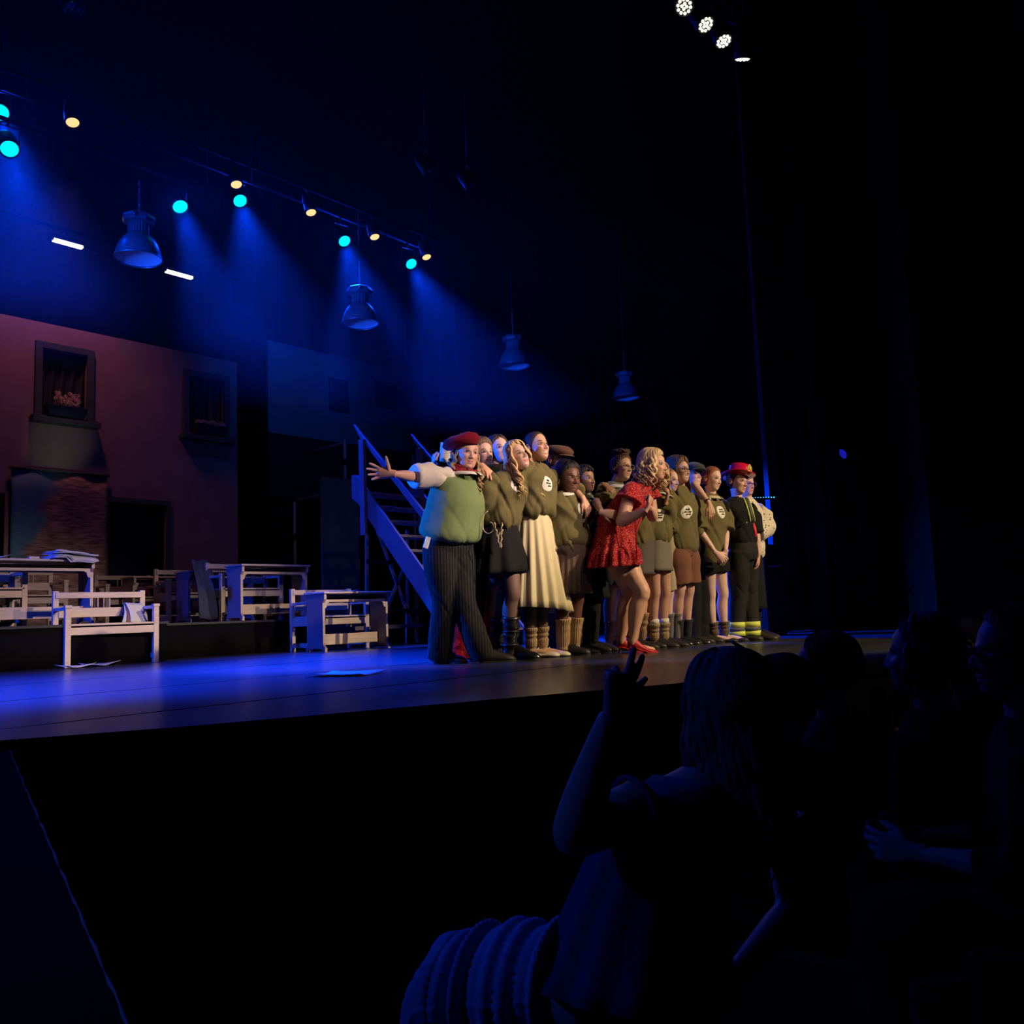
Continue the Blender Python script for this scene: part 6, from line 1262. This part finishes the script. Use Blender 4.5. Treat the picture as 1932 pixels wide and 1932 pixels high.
# ------------------------------------------------------------------ audience
AUD = -1.12
def seated(px, py, z, label, seat, yaw=180, fpitch=0, hair=(.04, .03, .025), k=1.0, long_=False, skin=LIGHTSK, cloth=m_blackc, gl=False, lean=0.0, roll=0):
    hc = D(px, py, z); root = person((hc[0], hc[1], AUD), label); HR = basis(yaw, fpitch, roll); B = basis(yaw*.6+72); Lv, F = B[:, 0], -B[:, 1]
    neck = hc-V(0, 0, .165)*k-F*.02; pel = neck-V(0, 0, .50)-F*(.05+lean); mb = MB()
    HANDS = []
    for a in (mb,):
        a.loft([ring(pel+(neck-pel)*t, Lv*w_*k, F*d_*k, 24, 2.2) for t, w_, d_ in ((0, .15, .12), (.3, .14, .11), (.6, .16, .11), (.85, .175, .09), (.95, .09, .06))])
        a.tube([neck-V(0, 0, .04), neck+V(0, 0, .05), hc-V(0, 0, .05)], .052*k, 14)
        for sg in (-1, 1):
            S_ = neck-V(0, 0, .06)+Lv*sg*.175; E_ = S_-V(0, 0, .27)+F*.06; W_ = E_+F*.22-Lv*sg*.08+V(0, 0, .01); limb(a, arm_ctrl(S_, E_, W_, k)); HANDS.append((W_, W_-E_, -Lv*sg, sg)); H_ = pel+Lv*sg*.10; K_ = H_+F*.42+V(0, 0, .02); A_ = K_-V(0, 0, .42); A_[2] = max(A_[2], AUD+.06)
            limb(a, leg_ctrl(H_, K_, A_, k)); a.tube([A_-V(0, 0, .02), A_+F*.16-V(0, 0, .03)], [.035, .025], 10)
    o = fuse(mb, .014, 3); o.c = [np.tile(skin, (len(o.V()), 1))]; 
    for w0, d0, n0, sg in HANDS: o.join(fuse(hand(w0, d0, n0, sg, k=k), .004, 2), skin)
    head(o, hc, HR, skin, np.array(skin)*[.9, .5, .5], (.04, .03, .02), k=k, smile=.5); obj('body', o, SKIN, root, True, True)
    s = MB(); s.loft([ring(pel+(neck-pel)*t, Lv*w_*k, F*d_*k, 28, 2.2) for t, w_, d_ in ((0, .175, .145), (.3, .165, .135), (.6, .18, .13), (.85, .185, .105), (.96, .12, .08), (1.02, .066, .062))])
    for sg in (-1, 1):
        S_ = neck-V(0, 0, .06)+Lv*sg*.16; E_ = neck-V(0, 0, .06)+Lv*sg*.175-V(0, 0, .27)+F*.06; limb(s, [[*S_, .07, .07], [*(S_*.5+E_*.5), .06, .06], [*E_, .056, .056], [*(E_+F*.1-Lv*sg*.04), .05, .05]])
    o = fuse(s, .014, 3); fold(o, pel, V(0, 0, 1), .006, seed=int(px)); o.c = [np.ones((len(o.V()), 3))]; obj('shirt', o, cloth, root, True, True)
    s = MB()
    for sg in (-1, 1):
        H_ = pel+Lv*sg*.10; K_ = H_+F*.42+V(0, 0, .02); A_ = K_-V(0, 0, .42); A_[2] = max(A_[2], AUD+.06); limb(s, [[*(H_+V(0, 0, -.0)), .10, .10], [*(H_*.5+K_*.5), .095, .095], [*K_, .078, .078], [*(K_*.6+A_*.4), .07, .07], [*A_, .06, .06]])
    obj('trousers', s, m_blackc, root, True, True)
    a_ = math.atan2(Lv[1], Lv[0])+PI; t = empty('theatre_seat', (pel[0], pel[1], AUD), a_); zq = pel[2]-AUD-.10; tag(t, seat, 'seat')
    for q0, q1, nm in (((-.25, -.12, zq-.10), (.25, .38, zq), 'seat_cushion'), ((-.25, -.22, .2), (.25, -.15, zq+.35), 'backrest'), ((-.29, -.2, 0), (-.25, .25, zq+.12), 'side_frame'), ((.25, -.2, 0), (.29, .25, zq+.12), 'side_frame')):
        s = MB(); s.box(q0, q1); obj(nm, s, mat('seat_fabric', (.035, .03, .03), .9), t, bevel=.015)
    s = scalp(hc, HR, .014, k=k, col=hair, low=-.08 if not long_ else -.10, back=.008)
    if long_: locks(s, hc, HR, 50, 70, 290, long_, np.array(hair)*1.3, np.array(hair)*.8, rad=.012, wave=.012, k=k, out=.03, seed=int(px), top=.05)
    obj('hair', s, HAIRM, root, True, True)
    if gl: glasses(root, hc, HR, (.05, .05, .06), k)
    return root, hc, HR, neck, pel, Lv, F
# the woman in the foreground with the raised arm
hc = D(1362, 1330, 2.0); root = person((hc[0], hc[1], AUD), 'person in the audience seen from behind with long hair, raising one hand towards the stage'); HR = basis(168, -4, 6)
neck = D(1340, 1450, 2.0); pel = D(1200, 1870, 1.78); Lv = -nrm(D(1480, 1530, 2.12)-D(1215, 1510, 1.84)); up_ = nrm(neck-pel); Fv = nrm(np.cross(up_, Lv))
if Fv[1] < 0: Fv = -Fv
SL, SR = D(1218, 1520, 1.84), D(1478, 1535, 2.12); EL, WL = D(1084, 1575, 1.74), D(1155, 1345, 1.68); ER, WR = D(1500, 1720, 2.1), D(1380, 1850, 1.9)
mb = MB(); mid = D(1230, 1690, 1.88)
def spine(t): return spline([pel, mid, neck], 21)[int(round(t*20))]
mb.loft([ring(spine(t), Lv*w_, Fv*d_, 26, 2.2) for t, w_, d_ in ((0, .19, .15), (.2, .175, .14), (.5, .165, .125), (.75, .18, .11), (.9, .16, .08), (1, .06, .055))])
mb.tube([neck-V(0, 0, .05), neck+(hc-neck)*.4, hc-V(0, 0, .05)], .055, 16)
limb(mb, arm_ctrl(SL, EL, WL, 1.25), side=Lv); limb(mb, arm_ctrl(SR, ER, WR, 1.15), side=Lv)
KL, KR = D(870, 1860, 1.95), D(1150, 1900, 2.2); HL, HRp = pel+Lv*.09, pel-Lv*.09
for H_, K_ in ((HL, KL), (HRp, KR)):
    A_ = V(K_[0], K_[1], AUD+.08); limb(mb, leg_ctrl(H_, K_, A_, 1.1), side=Lv); mb.tube([A_, A_+V(-.03, .17, -.04)], [.035, .025], 10)
o = fuse(mb, .010, 4); o.c = [np.tile((.5, .32, .26), (len(o.V()), 1))]
h = fuse(hand(WL, nrm(D(1178, 1262, 1.68)-WL), imgv(-.25, 0, 1), 1, curl=(.12, .10, 1.25, 1.5), spread=.14, thumb=(.55, -.1), k=.80), .0032, 2); o.join(h, (.5, .32, .26))
h = fuse(hand(WR, nrm(WR-ER), -up_, 1), .0035, 2); o.join(h, (.5, .32, .26))
head(o, hc, HR, (.5, .32, .26), (.4, .15, .13), (.08, .05, .03), k=1.0); obj('body', o, SKIN, root, True, True)
s = scalp(hc, HR, .018, col=(.22, .15, .10), low=-.10, back=.012); locks(s, hc, HR, 70, 60, 300, .36, (.30, .21, .14), (.14, .09, .06), rad=.012, wave=.010, out=.022, seed=77, top=.07); locks(s, hc, HR, 26, 150, 290, .38, (.32, .22, .15), (.16, .10, .07), rad=.010, wave=.012, out=.035, seed=78, top=.03); obj('hair', s, HAIRM, root, True, True)
m_bl = mat('navy_blouse', (.035, .045, .10), .8, sheen=.3, bump=.2, bscale=60); s = MB()
s.loft([ring(spine(t), Lv*w_, Fv*d_, 120, 2.2, mod=1+.035*np.sin(np.linspace(0, 2*PI, 120, endpoint=False)*13+t*3)*(1-t)) for t, w_, d_ in ((0, .215, .175), (.1, .20, .165), (.25, .19, .155), (.5, .178, .138), (.7, .19, .125), (.86, .185, .10), (.96, .13, .085))], cap=False); obj('blouse', s, m_bl, root, True, True, solid=.004)
s = MB(); th = np.linspace(0, 2*PI, 24); ax = nrm(EL-SL); c = SL+ax*.03; a1 = nrm(np.cross(ax, V(0, 0, 1))); a2 = np.cross(ax, a1); s.tube([c+a1*.066*math.cos(t)+a2*.066*math.sin(t) for t in th], .006, 6); obj('sleeve_hem', s, m_bl, root, True, True)
s = MB(); q = D(1182, 1470, 1.95); s.ell(q, (.006, .006, .008), 10, 8); obj('earring', s, m_steel, root, True, True)
# ribbed cardigan over her knee
m_c = mat('blue_rib_knit', (.30, .34, .55), .95, sheen=.4, bump=.2, bscale=80); s = MB()
pth = spline([D(1065, 1850, 1.80), D(1000, 1862, 1.84), D(930, 1862, 1.88), D(868, 1868, 1.92)], 120); rings = []; th = np.linspace(-PI*.10, PI*1.10, 60); sdv = nrm(np.cross(pth[-1]-pth[0], V(0, 0, 1)))
for i, c in enumerate(pth):
    u = i/119; fo = .010*math.sin(u*19+1.6*math.sin(u*8))+.004*math.sin(u*43)
    a = np.cos(th)*(.112+fo*1.0); b = np.sin(th)*(.106+fo+.012*math.sin(u*3)); rib = .0022*np.sign(np.sin(th*44))
    r = np.array([c-sdv*x*(1+rb*8)+V(0, 0, y*(1+rb*8)) for x, y, rb in zip(a, b, rib)])
    drop = np.maximum(0, .10-np.sin(th))**1*1.0
    lo = c-sdv*a[0]+V(0, 0, b[0]); ext0 = [lo-V(0, 0, .30*k/10)+nrm(pth[-1]-pth[0])*.02*math.sin(k*.8+u*20)+sdv*.01*math.sin(u*30+k) for k in range(10, 0, -1)]
    lo2 = c-sdv*a[-1]+V(0, 0, b[-1]); ext1 = [lo2-V(0, 0, .30*k/10)+nrm(pth[-1]-pth[0])*.02*math.sin(k*.8+u*20)-sdv*.01*math.sin(u*30+k) for k in range(1, 11)]
    rings.append(np.vstack([ext0, r, ext1]))
s.loft(rings, cap=False, closed=False)
e0 = rings[-1]; d_ = nrm(pth[-1]-pth[0]); rr = [e0]
for k in range(1, 14): rr.append(e0*(1-.0)+d_*.07*math.sin(min(1, k/6)*PI/2)*1.0-V(0, 0, .026*k*max(0, (k-2)/11)*1.6)*1.0+d_*.008*np.sin(np.arange(len(e0))*.35)[:, None])
s.loft(rr, cap=False, closed=False)
t = empty('cardigan', (*(pth[60][:2]), pth[60][2]-.3)); tag(t, 'blue ribbed knitted cardigan lying in folds over the knee of the foreground spectator', 'cardigan'); obj('knitted_panel', s, m_c, t, True, True, solid=.006)
s = MB(); s.tube([pth[119]+V(0, 0, .09)+d_*(.04)-V(0, 0, .03*k)+d_*.01*math.sin(k) for k in range(12)], [(.016, .008)]*12, 10); obj('sleeve_edge', s, m_c, t, True, True)
# theatre seat under her
q = pel-up_*.15; t = empty('theatre_seat', (q[0], q[1], AUD)); t.rotation_euler = (0, 0, math.atan2(Lv[1], Lv[0])+PI); tag(t, 'dark theatre seat under the foreground spectator', 'seat'); zq = q[2]-AUD
m_se = mat('seat_fabric', (.035, .03, .03), .9)
s = MB(); s.box((-.27, -.10, zq-.10), (.27, .42, zq)); obj('seat_cushion', s, m_se, t, bevel=.02)
s = MB(); s.box((-.27, -.22, .1), (.27, -.16, zq-.02)); obj('back_panel', s, m_se, t, bevel=.02)
for x in (-.31, .27): s = MB(); s.box((x, -.2, 0), (x+.04, .25, zq-.01)); obj('side_frame', s, m_metal, t, bevel=.01)
# others
seated(1553, 1262, 3.0, 'audience member with short dark hair seen against the right end of the stage', 'dark theatre seat of the short-haired spectator before the right end of the stage', yaw=190, hair=(.03, .025, .02))
seated(1736, 1236, 2.7, 'audience member with dim grey hair, second from the right edge', 'dark theatre seat of the grey-haired spectator', yaw=188, hair=(.12, .11, .12), long_=.14)
seated(1908, 1232, 2.3, 'audience member in glasses at the right edge, face in profile looking left', 'dark theatre seat of the spectator in glasses at the right edge', yaw=212, gl=True, skin=(.5, .33, .28), hair=(.05, .04, .04))
seated(1462, 1312, 2.75, 'audience member half hidden behind the long-haired spectator', 'dark theatre seat just behind the long-haired spectator', yaw=196, hair=(.05, .035, .03))
seated(1822, 1214, 4.6, 'small distant audience member between two nearer heads on the right', 'small distant theatre seat between two nearer spectators on the right', yaw=195)
# black ramp at the lower left with worn pale edge
a, b = D(18, 1418, 2.6), D(262, 1985, 1.05); t = empty('access_ramp', (a[0], a[1], AUD)); tag(t, 'black ramp block at the lower left with a thin worn pale edge', 'ramp')
l_ = nrm(np.cross(b-a, V(0, 0, 1))); l_ = l_ if l_@rt < 0 else -l_
s = MB(); lo = [V(p[0], p[1], AUD+.001) for p in (a, b)]; s.add([a, b, b+l_*.9, a+l_*.9, lo[0], lo[1], lo[1]+l_*.9, lo[0]+l_*.9], [(0, 1, 2, 3), (4, 7, 6, 5), (0, 4, 5, 1), (1, 5, 6, 2), (2, 6, 7, 3), (3, 7, 4, 0)]); obj('block', s, mat('matt_black', (.0015, .0015, .0015), .95, spec=.1), t, world=True)
s = MB(); pts = [a+(b-a)*u+V(0, 0, .003*math.sin(u*70)+.001) for u in np.linspace(0, 1, 60)]; s.tube(pts, [(.0022+.0008*math.sin(i*1.7)) for i in range(60)], 5); obj('edge_strip', s, mat('worn_edge', (.55, .38, .30), .7), t, True, True, label='worn pale edge')
